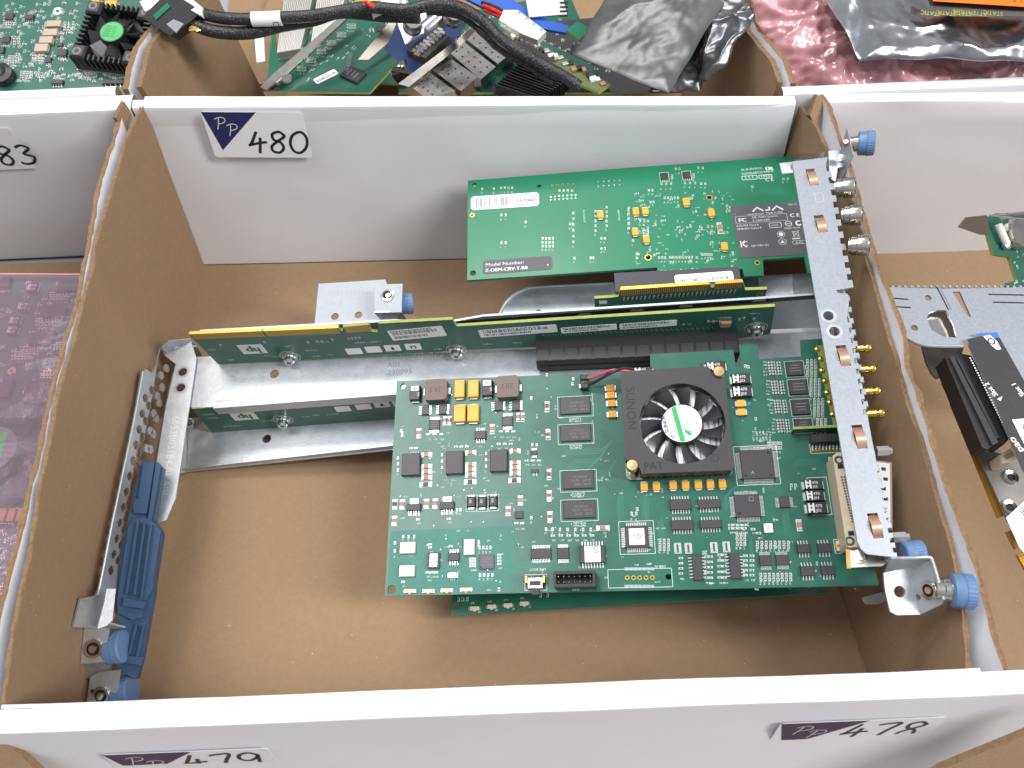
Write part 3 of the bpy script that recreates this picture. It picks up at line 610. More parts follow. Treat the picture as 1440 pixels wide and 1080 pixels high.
# passives, reference marks and tracks
for a in [(771, 741, 836, 748, 6, 1, True), (772, 750, 838, 756, 6, 1, False), (885, 716, 898, 728, 2, 1, True), (925, 757, 943, 775, 3, 3, True), (950, 781, 965, 810, 1, 4, False), (991, 779, 1002, 816, 2, 5, False), (1009, 776, 1022, 816, 2, 5, False), (1044, 778, 1062, 812, 2, 5, False), (1062, 760, 1112, 772, 8, 2, True), (1067, 805, 1115, 818, 8, 2, True), (1024, 736, 1050, 745, 4, 2, False), (1034, 749, 1050, 768, 3, 3, True), (1062, 746, 1072, 753, 1, 1, False), (1079, 620, 1100, 633, 5, 2, True), (1133, 505, 1150, 530, 3, 6, True), (1138, 532, 1155, 558, 3, 6, True), (1143, 560, 1160, 586, 3, 6, True), (1147, 588, 1164, 606, 3, 4, True), (1060, 628, 1086, 634, 6, 1, True), (597, 607, 625, 614, 3, 1, False), (700, 602, 726, 611, 3, 1, False), (575, 628, 588, 632, 2, 1, False), (637, 625, 660, 631, 3, 1, False), (697, 621, 722, 627, 3, 1, False), (745, 621, 758, 629, 2, 1, True), (556, 640, 563, 665, 1, 3, True), (618, 635, 625, 662, 1, 3, True), (680, 633, 687, 660, 1, 3, True), (736, 645, 762, 650, 3, 1, False), (640, 714, 650, 720, 2, 1, True), (583, 729, 592, 732, 1, 1, False), (628, 728, 634, 731, 1, 1, False), (722, 731, 738, 740, 2, 1, False), (744, 724, 750, 732, 1, 1, True), (763, 740, 782, 748, 2, 1, True), (563, 752, 586, 757, 3, 1, True), (552, 758, 558, 780, 1, 2, True), (601, 763, 608, 772, 1, 2, False), (629, 764, 638, 772, 1, 1, False), (661, 784, 668, 798, 2, 4, False), (699, 778, 705, 795, 1, 4, False), (672, 766, 692, 774, 4, 1, True), (672, 805, 695, 812, 4, 1, True), (598, 803, 616, 807, 3, 1, False), (670, 760, 676, 768, 1, 2, True), (563, 816, 570, 820, 1, 1, False), (1056, 742, 1062, 746, 1, 1, False), (1110, 680, 1122, 685, 2, 1, True), (1051, 578, 1075, 600, 1, 1, True), (1164, 640, 1170, 650, 1, 1, True)]:
    cluster(mp, ms, FM, *a)
for x, y in [(564, 606), (566, 609), (769, 527), (747, 560), (565.5, 612), (701.5, 829), (1052, 516), (1048, 515), (805, 540), (806, 533), (896, 716), (1134, 516)]:
    a, b = FM.px(x, y); part0402(mp, FM, a, b, True, 1.1)
for _ in range(230):
    x, y = random.uniform(560, 1180), random.uniform(545, 830)
    if 860 < x < 1045 and y < 680: continue
    a, b = FM.px(x, y); tick(ms, FM, a, b, random.choice((2, 3, 3, 4)), .8, rot=random.choice((0, 0, 0, math.pi / 2)))
ms.text(FM, 'SAFE BOOT', *FM.px(768, 799), 1.5, .07, silk, rot=math.pi); ms.text(FM, 'JTAG', *FM.px(815, 827), 1.5, .07, silk, rot=math.pi); ms.text(FM, 'DEBUG', *FM.px(936, 795), 1.5, .07, silk, rot=math.pi)
for k in range(6):
    for j in range(2): tick(ms, FM, *FM.px(1060 + k * 4.6, 612 + j * 8), 3, 1.0, rot=math.pi / 2)
pxbox(ms, FM, 1139, 624, 1182, 637); pxbox(ms, FM, 1138, 671, 1166, 724)
for a in [(735, 690, 5, [(0, -16), (-7, -9), (0, -8)]), (752, 680, 3, [(0, -20), (3, -6)]), (730, 765, 6, [(-4, -4), (0, -6), (-6, -6)]), (860, 655, 9, [(-5, -7), (-14, 0)]), (845, 600, 7, [(8, -8), (5, 0), (4, -6)]), (700, 690, 3, [(0, -4), (12, 0)]), (868, 700, 8, [(0, -12), (4, -4)]), (886, 690, 5, [(5, -6), (0, -8)]), (905, 700, 6, [(0, -14), (-3, -3)]), (1020, 720, 7, [(0, 6), (3, 3)]), (925, 735, 7, [(0, -14)]), (1070, 690, 5, [(6, 0), (4, -6)]), (1100, 725, 8, [(0, -9), (3, -3)]), (1130, 790, 5, [(0, -6)]), (1115, 655, 6, [(9, 0), (4, -6), (0, -7)]), (830, 760, 5, [(0, 5), (4, 4)]), (700, 745, 3, [(0, -5), (14, 0)]), (1060, 820, 4, [(0, 18)])]:
    traces(mt, FM, *a)
for a in [(717, 757, 7, [(0, -9), (-5, -5), (0, -4)]), (700, 822, 6, [(5, 5), (6, 0)]), (560, 822, 3, [(8, 2.5), (30, 0)]), (846, 640, 10, [(-9, -9), (-12, 0)]), (790, 640, 4, [(18, 0), (4, 4)])]: traces(mt, FM, *a, pitch=.8, w=.28)
vi = MB()
for _ in range(260):
    x, y = random.uniform(552, 1210), random.uniform(535, 832)
    a, b = FM.px(x, y); vi.ring(FM, a, b, .01, .22, .045, random.choice((trace, tin, trace)), 6)
mt.build('tracks', vc, kind='stuff'); mp.build('small_components', vc, kind='stuff'); ms.build('silkscreen', vc, kind='stuff'); vi.build('vias', vc, kind='stuff')
# heat sink and fan
cx, cy, W, D = FM.bb(873, 522, 1033, 664, 11)
lx, ly = FM.px(874, 523, 11); W = D = 50.; cxx, cyy = FM.px(953, 594, 11); cx, cy = cxx, cyy
fx0, fy0 = FM.px(880, 668, 11); fx1, fy1 = FM.px(1033, 660, 11); fx2, fy2 = FM.px(873, 523, 11)
W = math.hypot(fx1 - fx0, fy1 - fy0); D = math.hypot(fx2 - fx0, fy2 - fy0); cx = (fx1 + fx2) / 2; cy = (fy1 + fy2) / 2; print('fan', W, D)
fan = MB(); 
def rr(cx, cy, w, h, r, n=5): return [(cx + sx_ * (w / 2 - r) + r * math.cos(t), cy + sy_ * (h / 2 - r) + r * math.sin(t)) for sx_, sy_, a in ((1, 1, 0), (-1, 1, 1), (-1, -1, 2), (1, -1, 3)) for t in [math.pi / 2 * (a + k / n) for k in range(n + 1)]]
hs = MB(); hs.prism(FM, rr(cx, cy - .4, W, D, 2.5), 1.2, 2.2, nickel)
for k in range(18): hs.box(FM, cx - W / 2 + 3.5 + k * 2.55, cy, .8, D - 2, 2.2, 5.0, galvd)
hs.prism(FM, rr(cx, cy, W - 9, D - 9, 1), 4.2, 4.7, mat('silver_fin', (.85, .85, .85), .4, .5)); hso = hs.build('heat_sink', vc)
R0 = 19.4; hcx, hcy = FM.px(959, 594.5, 11)
fr = MB(); notch = 7.0
op = [(cx - W / 2 + notch, cy - D / 2), (cx + W / 2 - 1.6, cy - D / 2), (cx + W / 2, cy - D / 2 + 1.6), (cx + W / 2, cy + D / 2 - notch), (cx + W / 2 - 3, cy + D / 2 - notch + 1), (cx + W / 2 - notch + 1, cy + D / 2 - 3), (cx + W / 2 - notch, cy + D / 2), (cx - W / 2 + 1.6, cy + D / 2), (cx - W / 2, cy + D / 2 - 1.6), (cx - W / 2, cy - D / 2 + notch), (cx - W / 2 + 3, cy - D / 2 + notch - 1), (cx - W / 2 + notch - 1, cy - D / 2 + 3)]
fr.prism(FM, op, 4.9, 11, blackf, [circ(hcx, hcy, R0, 48)])
fr.text(FM, 'PAT', cx - 16, cy - D / 2 + 1.8, 5, 11.02, mat('embossed_letter', (.012, .012, .014), .3)); fr.text(FM, 'SUNON', cx - W / 2 + 2, cy + 17, 6, 11.02, MATS['embossed_letter'], rot=-math.pi / 2)
fr.ring(FM, cx + W * .33, cy - D * .38, 1.5, 1.8, 11.02, MATS['embossed_letter'])
fro = fr.build('fan', vc)
hb = MB(); hb.lathe(FM, [(9.6, 4.5), (9.6, 9.6), (9.1, 10.2), (.01, 10.2)], blackf, 40, hcx, hcy); hub = hb.build('fan_hub', fro)
bl = []
for k in range(11):
    a = 2 * math.pi * (k + .35) / 11; mb = MB(); n = 6; top = []; bot = []
    for i in range(n + 1):
        r = lerp(9.3, R0 - .7, i / n); sw_ = .16 * (i / n) ** 1.3; wid = lerp(.17, .215, i / n)
        for j, (da, zz) in enumerate(((-wid, 9.4), (0, 8.0), (wid, 5.6))):
            t = a + sw_ + da; top.append(FM.pt(hcx + r * math.cos(t), hcy + r * math.sin(t), zz)); bot.append(FM.pt(hcx + r * math.cos(t), hcy + r * math.sin(t), zz - .7))
    q = [(i * 3 + j, i * 3 + j + 1, i * 3 + j + 4, i * 3 + j + 3) for i in range(n) for j in range(2)]
    mb.add(top, [f[::-1] for f in q], bladem); mb.add(bot, q, bladem)
    m_ = (n + 1) * 3; al = top + bot
    mb.add(al, [(i * 3, i * 3 + 3, m_ + i * 3 + 3, m_ + i * 3) for i in range(n)] + [(i * 3 + 2, m_ + i * 3 + 2, m_ + i * 3 + 5, i * 3 + 5) for i in range(n)] + [(n * 3, n * 3 + 1, m_ + n * 3 + 1, m_ + n * 3), (n * 3 + 1, n * 3 + 2, m_ + n * 3 + 2, m_ + n * 3 + 1)], bladem)
    mb.build('blade', fro)
st = MB(); st.cyl(FM, hcx, hcy, 9.0, 10.2, 10.3, paper, 40)
G = FM.sub(hcx, hcy, 10.3, 0)
def chord(xa, ya, xb, yb): return [(xa, -ya), (xb, -yb), (xb, yb), (xa, ya)]
G2 = FM.sub(hcx, hcy, 10.3, math.radians(10))
st.quad(G2, [(-2.9, -8.4), (-.6, -8.85), (-.6, 8.85), (-2.9, 8.4)], .03, greenp)
st.text(G2, 'SUNON', -6.6, -3.2, 2.6, .04, ink, rot=math.pi / 2 * 1, bold=.09, sx=1.05); st.ring(G2, -5.6, -5.2, .55, .95, .04, ink, 6)
for i, s_ in enumerate(('DC 12V 0.6W', 'GB1205PHV1', 'MADE IN TAIWAN', 'C US TUV')): st.text(G2, s_, 1.3 + i * 1.7, -5.2 + i * .5, 1.15, .04, inkb, rot=math.pi / 2)
st.prism(G2, [(.2, -4.5), (1.6, -6.6), (3.6, -6.2), (2.6, -5.2), (3.8, -4.2), (1.9, -4.4), (.9, -2.6)], .02, .05, greenp)
st.build('fan_label', hub)
for x, y in ((889, 654), (1011, 522)):
    a, b = FM.px(x, y, 12.5); mb = MB(); mb.lathe(FM, [(1.4, 1), (1.4, 8), (2.0, 8), (2.0, 9), (2.75, 9.2), (2.75, 12.2), (2.4, 12.7), (.01, 12.8)], brass, 22, a, b); mb.build('brass_pin', vc)
# fan lead
cn = MB(); cx, cy, W, D = FM.bb(816, 529, 827, 544, 4); cn.box(FM, cx, cy, W, D * .45, .2, 3, blackp, .3); cn.box(FM, cx, cy - D * .4, W, D * .42, .2, 4, blackp, .3); cn.box(FM, cx, cy + D * .42, W, D * .42, .2, 4, blackp, .3); cn.box(FM, cx - W * .6, cy - D * .2, .8, 2, .05, 1, tin); cn.build('wire_connector', vc)
def onb(x, y, h): a, b = FM.px(x, y, h); return FM.pt(a, b, h)
mb = MB(); mb.tube([onb(822, 531, 3), onb(832, 531, 4), onb(848, 525, 7), onb(862, 520.5, 9), onb(876, 521, 9.5), onb(889, 523, 8)], .75, redw, 8, 6); mb.build('wire', vc, label='pink wire from the fan')
mb = MB(); mb.tube([onb(822, 539, 3), onb(832, 539, 4), onb(846, 532, 7), onb(862, 523, 10), onb(876, 518, 10), onb(891, 519, 8)], .75, blackp, 8, 6); mb.build('wire', vc, label='black wire from the fan')
# DVI socket on the board
dv = MB(); zt = 13
o = [FM.px(*p, zt) for p in [(1171, 641), (1176, 637), (1195, 636), (1224, 768), (1194, 770), (1190, 766)]]; dv.prism(FM, o, .2, zt, cream)
for i in range(17):
    for j in range(4): a, b = FM.px(1183.5 + i * .95 + j * 4.0, 671 + i * 3.9, zt); dv.rect(FM, a, b, .75, .7, zt + .02, ink)
for y, x in ((656, 1182), (750, 1197)): a, b = FM.px(x, y, zt); dv.rect(FM, a, b, 2.4, 2, zt + .02, dark); a, b = FM.px(x - 2, y - 9 if y < 700 else y + 11, zt); dv.ring(FM, a, b, 1.0, 2.0, zt + .03, steel)
dv.build('video_socket', vc)
# small upright daughter board and its pin header
F2 = Frame(onb(1115, 602, 6), FM.U, FM.N); db = MB(); x1 = F2.px(1183, 600)[0]
db.prism(F2, [(0, -6.2), (x1 + 4, -6.2), (x1 + 4, 0), (0, 0)], -.6, .6, pcb3, side=pcbE); dbo = db.build('daughter_board', vc)
gd = MB(); 
for k in range(8): gd.ring(F2, 3 + k * 2.4, -2.2 + .7 * math.sin(k * 2), .25, .5, .62, gold, 10)
gd.build('gold_pad', dbo)
db = MB(); cs = [(1153, 487), (1151, 505), (1157, 518), (1155, 532), (1162, 546), (1160, 561), (1166, 577), (1166, 590)]
db.prism(FM, [FM.px(*p, 5) for p in [(1148, 486), (1160, 485), (1186, 596), (1172, 598)]], 4.0, 5.0, mat('olive_laminate', (.20, .22, .03), .45), side=pcbE)
for x, y in [(1149, 490), (1154, 504), (1156, 520), (1160, 535), (1163, 551), (1167, 565), (1171, 582)]: a, b = FM.px(x, y, 6); db.lathe(FM, [(1.3, 5.0), (1.1, 5.9), (.5, 6.3), (.01, 6.35)], gold, 12, a, b)
db.build('connector_board', vc)
cx, cy, W, D = FM.bb(1140, 611, 1184, 621, 4); mb = MB(); mb.box(FM, cx, cy, W, D, 1.2, 4.5, blackp)
for k in range(9): mb.box(FM, cx + (k - 4) * W / 9, cy, W / 14, D + .6, 1.2, 4.7, blackp, .2)
ho = mb.build('pin_header', vc); mb = MB()
for k in range(9):
    a, b = FM.px(1143 + k * 4.9, 624, 1.5); mb.box(FM, a, b, .55, 3.2, .6, 1.2, tin, .1); a, b = FM.px(1143 + k * 4.9, 633, 0); mb.box(FM, a, b, .9, 1.4, .05, .3, gold); mb.box(FM, a, b + 1.2, .5, 1.6, .1, .8, tin)
mb.build('pins', ho)
# ============================================================ card with its back up (bar code sticker)
def quadframe(TL, BL, TR): a, b, c = bp(*TL), bp(*BL), bp(*TR); return Frame(a, c - a, a - b)
FC = quadframe((658, 254, 67.6), (657, 394, 67), (1165, 216, 82.8))
bc = thing('circuit_board', 'bright green circuit board with grey approval sticker and a white T57060 bar code sticker', 'circuit board', (250, 240, 70))
P = [(658, 254), (880, 236), (1168, 216), (1178, 260), (1150, 368), (1139, 384), (1136, 384), (1131, 361), (1073, 365), (1074, 387.6), (1047, 388.6), (1044, 378), (924, 384), (924, 376), (657, 394)]
rings = [(664, 302.5, .75), (997.5, 278, 1.2), (911.5, 362, 1.3), (1065, 369.5, .8)]
hl = [circ(*FC.px(x, y), r) for x, y, r in [(667, 260, 1.5), (758, 262, 1.3), (665, 384, 1.7)] + rings]
mb = MB(); mb.prism(FC, [FC.px(*p) for p in P], -1.6, 0, pcb2, hl, side=trace); mb.build('board', bc)
ms, mp, mt = MB(), MB(), MB(); pcb1_, pcb1 = pcb1, pcb2
for x, y, r in rings: a, b = FC.px(x, y); ms.ring(FC, a, b, r, r + .65, .06, gold, 24)
def at2(X, Y): return 640 + X / 5.143, 200 + Y / 5.143
def at3(X, Y): return 880 + X / 5.143, 200 + Y / 5.143
def plate_label(F, q, m, parent, name, fn, z=.12, r=1.0):
    x, y = F.px(*q[0]); x2, y2 = F.px(*q[1]); x3, y3 = F.px(*q[2]); w = math.hypot(x2 - x, y2 - y); h = math.hypot(x3 - x2, y3 - y2)
    G = F.sub(x, y, .03, math.atan2(y2 - y, x2 - x)); lb_ = MB()
    lb_.prism(G, [(r, -h), (w - r, -h), (w, -h + r), (w, -r), (w - r, 0), (r, 0), (0, -r), (0, -h + r)], 0, z, m); fn(lb_, G, w, h, z + .02); lb_.build(name, parent)
def f1(mb, G, w, h, z): barcode(mb, G, w * .07, -h * .82, w * .5, h * .66, z, 34, ink); mb.text(G, 'T57060', w * .65, -h * .66, h * .36, z, inkb, sx=1.05, bold=.06)
plate_label(FC, [at2(115, 395), at2(605, 362), at2(610, 460)], paper, bc, 'barcode_sticker', f1, r=1.4)
def f2(mb, G, w, h, z):
    mb.text(G, 'Model Number:', w * .04, -h * .44, h * .34, z, labelt, sx=1.08); mb.text(G, 'Z-OEM-CRV-T-R0', w * .03, -h * .86, h * .34, z, labelt, bold=.07, sx=1.0); mb.text(G, 'e', w * .92, -h * .7, h * .22, z, labelt, bold=.08)
plate_label(FC, [at2(200, 858), at2(700, 822), at2(697, 920)], labelg, bc, 'model_sticker', f2, r=1.2)
def f3(mb, G, w, h, z):
    k = w / 104
    T = lambda s_, x, y, q, **a: mb.text(G, s_, x * k, -y * k, q * k, z, labelt, **a)
    for x0 in (29, 56): mb.stroke(G, [(x0 * k, -12 * k), ((x0 + 7) * k, -5.2 * k), ((x0 + 15) * k, -12 * k)], 2.6 * k, z, labelt)
    mb.stroke(G, [(52.5 * k, -5 * k), (52.5 * k, -10.6 * k), (46.5 * k, -11.2 * k)], 2.5 * k, z, labelt)
    T('www.aja.com   Made in USA', 21, 17.5, 4.2); T('Rev. C', 80, 5, 4); mb.outl(G, 39 * k, -25 * k, 71 * k, 12 * k, z, labelt, .4 * k)
    T('FC', 7, 28.5, 9, bold=.12); T('AJA Video Systems', 26, 23.5, 4.6); T('Z-OEM-CRV', 26, 29.5, 4.6); T('C E', 78, 26, 9, bold=.08)
    T('ICES-003 Class B', 3, 36.5, 4.4); T('NMB-003 Classe B', 3, 42, 4.4); mb.outl(G, 56 * k, -38 * k, 16 * k, 8 * k, z, labelt, .7 * k); T('VCCI', 50.5, 39.5, 4)
    mb.ring(G, 74 * k, -37 * k, 3.9 * k, 4.7 * k, z, labelt, 24); mb.rect(G, 74 * k, -37 * k, 8 * k, .8 * k, z, labelt); mb.ring(G, 88 * k, -37 * k, 2.4 * k, 4.7 * k, z, labelt, 24, .8, 5.6)
    T('D33J41 N1374', 67, 46, 3.6)
    mb.ring(G, 61 * k, -54 * k, 4.8 * k, 5.3 * k, z, labelt, 24); mb.ring(G, 61 * k, -54 * k, .01, 3.2 * k, z, labelt, 24); mb.ring(G, 61 * k, -67 * k, 4.8 * k, 5.3 * k, z, labelt, 24); mb.quad(G, [(58 * k, -69 * k), (64 * k, -69 * k), (61 * k, -64 * k)], z, labelt)
    mb.outl(G, 81 * k, -55 * k, 7 * k, 8 * k, z, labelt, .5 * k); mb.stroke(G, [(76 * k, -60 * k), (86 * k, -50 * k)], .5 * k, z, labelt); mb.stroke(G, [(76 * k, -50 * k), (86 * k, -60 * k)], .5 * k, z, labelt); mb.rect(G, 80 * k, -63 * k, 11 * k, 1.6 * k, z, labelt)
    mb.outl(G, 85 * k, -69.5 * k, 21 * k, 5.5 * k, z, labelt, .5 * k); T('RoHS', 78, 71, 4.2)
    mb.stroke(G, [(5 * k, -61 * k), (5 * k, -72 * k)], 1.4 * k, z, labelt); mb.stroke(G, [(11 * k, -61 * k), (5 * k, -66 * k), (12 * k, -72 * k)], 1.4 * k, z, labelt); mb.ring(G, 12 * k, -66.5 * k, 3 * k, 4.2 * k, z, labelt, 16, 1, 5.3); T('AJA-CRV (A)', 18, 72, 4.4)
plate_label(FC, [at3(757, 465), at3(1300, 428), at3(1320, 805)], labelg, bc, 'approval_sticker', f3, r=.3)
mb = MB(); G = FC.sub(*FC.px(1098, 237), .03, .03); mb.box(G, 9, 0, 18, 7.6, 0, .12, paper); mb.text(G, 'F', 5, -2, 5.5, .14, ink); mb.build('paper_label', bc)
for X, Y in [(1050, 520), (1307, 498), (1375, 495), (1303, 645), (1383, 700)]: x, y = at2(X, Y); tcap(FC, x - 4.6, y - 5.2, x + 4.6, y + 4.6, 1.7, bc)
for X, Y in [(438, 430), (620, 507), (715, 752)]: x, y = at3(X, Y); tcap(FC, x - 4.8, y - 5.4, x + 4.8, y + 4.8, 1.7, bc)
x, y = at3(683, 612); mlcc(FC, x, y, 6, 12, bc)
for X, Y in [(280, 245), (442, 235)]: x, y = at3(X, Y); c, q = chip(FC, (x - 5, y - 4.5, x + 5, y + 4), .9, bc, 'b', 3, pl=1); ms.outl(FC, q[0], q[1], q[2] * 1.25, q[3] * 1.5, .06, silk, .2)
def C3(X0, Y0, X1, Y1, nx, ny, v=True, t=True, **k): a = at3(X0, Y0); b = at3(X1, Y1); cluster(mp, ms, FC, *a, *b, nx, ny, v, t, **k)
def C2(X0, Y0, X1, Y1, nx, ny, v=True, t=True, **k): a = at2(X0, Y0); b = at2(X1, Y1); cluster(mp, ms, FC, *a, *b, nx, ny, v, t, **k)
for a in [(230, 815, 295, 850, 3, 1), (310, 810, 490, 850, 8, 1), (500, 815, 530, 850, 1, 1), (545, 795, 630, 825, 4, 1), (245, 920, 300, 945, 2, 1), (315, 920, 370, 940, 2, 1), (385, 915, 450, 935, 2, 1), (465, 910, 535, 930, 2, 1), (270, 380, 390, 420, 5, 1), (510, 165, 570, 200, 2, 1), (350, 170, 400, 210, 2, 1), (320, 230, 350, 265, 1, 2), (475, 220, 505, 260, 1, 2), (530, 280, 590, 315, 2, 1), (240, 270, 345, 325, 3, 1), (410, 275, 520, 310, 3, 1), (155, 330, 205, 360, 2, 1), (170, 420, 210, 440, 2, 1), (580, 585, 640, 630, 2, 1), (720, 440, 745, 475, 1, 1), (905, 305, 930, 335, 1, 1), (1125, 250, 1190, 275, 2, 1), (55, 790, 105, 850, 1, 2), (120, 620, 170, 680, 2, 2), (90, 540, 145, 580, 2, 1), (10, 455, 35, 640, 1, 5), (40, 690, 65, 730, 1, 1), (520, 590, 560, 630, 1, 1), (750, 885, 790, 910, 1, 1)]: C3(*a)
for a in [(175, 320, 215, 350, 1, 1), (260, 315, 300, 350, 1, 1), (320, 310, 425, 345, 4, 1), (320, 505, 380, 545, 2, 1), (495, 555, 525, 595, 1, 1), (320, 705, 380, 745, 2, 1), (620, 680, 720, 765, 4, 3), (835, 490, 875, 740, 1, 6), (820, 570, 860, 610, 2, 1), (1000, 480, 1030, 655, 1, 5), (1080, 450, 1110, 620, 1, 5), (1235, 470, 1270, 640, 1, 5), (1325, 550, 1410, 585, 3, 1), (1380, 600, 1410, 670, 1, 2), (740, 330, 860, 365, 4, 1), (970, 820, 1010, 850, 2, 1), (1045, 680, 1095, 710, 2, 1), (1045, 755, 1095, 780, 2, 1), (845, 825, 880, 850, 1, 1)]: C2(*a)
pads = MB()
for i in range(7):
    for j in range(2): a, b = FC.px(*at2(692 + i * 30, 395 + j * 22 - i * 2.2)); pads.rect(FC, a, b, .8, .8, .06, tin); pads.rect(FC, a + .1, b, .3, .3, .07, brownc)
for i in range(5):
    for j in range(2): a, b = FC.px(*at2(1035 + i * 39, 287 + j * 32 - i * 2.6)); pads.lathe(FC, [(.55, .05), (.3, .35), (.01, .4)], tin, 8, a, b)
    a, b = FC.px(*at2(702 + i * 38, 313 - i * 2.6)); pads.ring(FC, a, b, .35, .65, .06, gold, 12); pads.cyl(FC, a, b, .35, .02, .05, dark, 10)
pads.build('solder_pads', bc, kind='stuff')
for X, Y, n, r in [(930, 490, 9, 1.6), (1180, 490, 7, 1.6)]: a, b = FC.px(*at2(X, Y)); tick(ms, FC, a, b, n + 4, .9, rot=-math.pi / 2)
a, b = FC.px(*at3(835, 208)); ms.text(FC, 'IS-0-0V01C  GL', a, b, 2.0, .07, silk, rot=.03, sx=1.25); a, b = FC.px(*at3(835, 238)); ms.text(FC, 'TOPSEARCH 94V-0', a, b, 2.0, .07, silk, rot=.03, sx=1.05)
a, b = FC.px(*at3(1010, 205)); ms.text(FC, 'UR', a, b, 3.2, .07, silk, bold=.12)
c = FC.bb(*at3(840, 243), *at3(950, 270)); ms.outl(FC, *c, .07, silk, .3); c = FC.bb(*at3(962, 236), *at3(1058, 262)); ms.outl(FC, *c, .07, silk, .3); a, b = FC.px(*at3(975, 258)); ms.text(FC, '19932', a, b, 2.6, .07, silk); a, b = FC.px(*at3(860, 265)); ms.text(FC, '2 2 3', a, b, 2.4, .07, silk); a, b = FC.px(*at3(1010, 284)); ms.text(FC, 'C E', a, b, 3, .07, silk)
for _ in range(130):
    X, Y = random.uniform(60, 780), random.uniform(350, 900)
    a, b = FC.px(*at3(X, Y)); tick(ms, FC, a, b, random.choice((2, 3, 4)), .75, rot=random.choice((0, 0, math.pi / 2)))
    if random.random() < .35: part0402(mp, FC, a + 1.5, b + 1.2, random.random() < .5, .9)
for _ in range(200):
    x, y = random.uniform(670, 1100), random.uniform(250, 380); a, b = FC.px(x, y)
    if y < 380 and y > 254 - (x - 658) * .075 + 6: mt.ring(FC, a, b, .01, .16, .035, trace, 6)
ms.build('silkscreen', bc, kind='stuff'); mp.build('small_components', bc, kind='stuff'); mt.build('vias', bc, kind='stuff'); pcb1 = pcb1_
# ============================================================ upper riser cage
cg = thing('riser_cage', 'upper steel riser cage with a grey toothed end plate, copper clips and blue latch', 'riser cage', (180, 180, 30), 'server riser cages')
# upright wall with the riser card
O = bp(265, 470, 68); E_ = bp(1090, 431, 97); FH = Frame(O, E_ - O, np.cross(np.array([0, 0, 1.]), E_ - O)); FH = Frame(O, E_ - O, np.cross(nrm(E_ - O), np.array([0, 1., 0]) * -1)); 
if FH.V[2] < 0: FH = Frame(O, E_ - O, -FH.V)
zf = lambda x: 23.5 + (x - 270) * .037
# flat flange below the riser card
P = [(262, 503), (700, 480), (1172, 458), (1178, 520), (1172, 560), (900, 560), (800, 547), (560, 552), (300, 572), (262, 573)]
P = [(x, y, zf(x)) for x, y in P]
hx = [(x, y, zf(x)) for x, y in [(262, 506), (1172, 462), (262, 573)]]
yb_ = min(FH.px(307, 512)[1], FH.px(700, 490)[1]) - .6; print('card height', FH.px(307, 512), FH.px(700, 490), FH.px(1083, 470))
FP = Frame(FH.pt(0, yb_, 0), FH.U, -FH.N)
mb = MB(); o = [FP.px(x, y) for x, y, z in P]; mb.prism(FP, o, -1.0, 0, galv, [circ(*FP.px(386, 526), 2.6)])
a, b = FP.px(300, 572.5); c, d = FP.px(556, 553); e, f = FP.px(900, 561)
for (q, r), (s_, t_) in (((a, b), (c, d)),):
    G = FP.sub(q, r, 0, math.atan2(t_ - r, s_ - q)); L = math.hypot(s_ - q, t_ - r) + 60; mb.box(G, L / 2, -.5, L, 1.0, -7, .35, galv, .2); mb.box(G, L / 2 - 1, 3.4, L - 4, .5, -.1, .25, galv, .1)
mb.build('flange', cg)
st = MB()
def ptext(mb, F, s_, x, y, size, m, tgt=None, **k):
    a, b = F.px(x, y); rot = 0
    if tgt: c, d = F.px(*tgt); rot = math.atan2(d - b, c - a)
    mb.text(F, s_, a, b, size, .06, m, rot=rot, **k)
stamp = mat('stamped_steel', (.30, .32, .34), .5, .5)
ptext(st, FP, '6053B0318510', 544, 505, 4.8, stamp, (620, 501)); ptext(st, FP, 'A01', 544, 517, 4.6, stamp, (620, 513)); ptext(st, FP, '230995', 544, 527.5, 4.6, stamp, (620, 523)); st.build('stamped_number', cg)
# local y up, local z towards the viewer
assert FH.N[1] < 0
hw = MB(); tp = [FH.px(*p, -5) for p in [(1172, 412.5), (1120, 417), (680, 445), (637, 452.5)]]; bt = [FH.px(*p, -5) for p in [(1172, 462), (700, 484)]]
o = tp + [(FH.px(560, 470, -5)[0], -5), (2, -6), (-2, -28), (FH.px(1172, 462, -5)[0], -30)]
hex_ = lambda x, y, r: [(x + r * math.cos(math.pi / 3 * k) * 1.4, y + r * math.sin(math.pi / 3 * k)) for k in range(6)]
hw.prism(FH, o, -6.2, -5, galv, side=zinc)
hw.build('upright_wall', cg)
lp = MB(); G = FH; x0, y0 = FH.px(1172, 412.5, -5); x1, y1 = FH.px(640, 452, -5)
lp.quad(G, [(x0, y0), (x0, y0 - 3.5), (x1 + 5, y1 - 3.5), (x1, y1)], -4.9, blackp)  # black strip painting the shade of the gap between wall and riser card
for x in (822, 896, 965, 1068): a, b = FH.px(x, 440 - (x - 822) * .08, -5); lp.quad(G, [(a - 2.5, b), (a + 2.5, b), (a + 3.5, b - 2), (a - 3.5, b - 2)], -4.8, galv)
lp.build('gap_shade', cg)
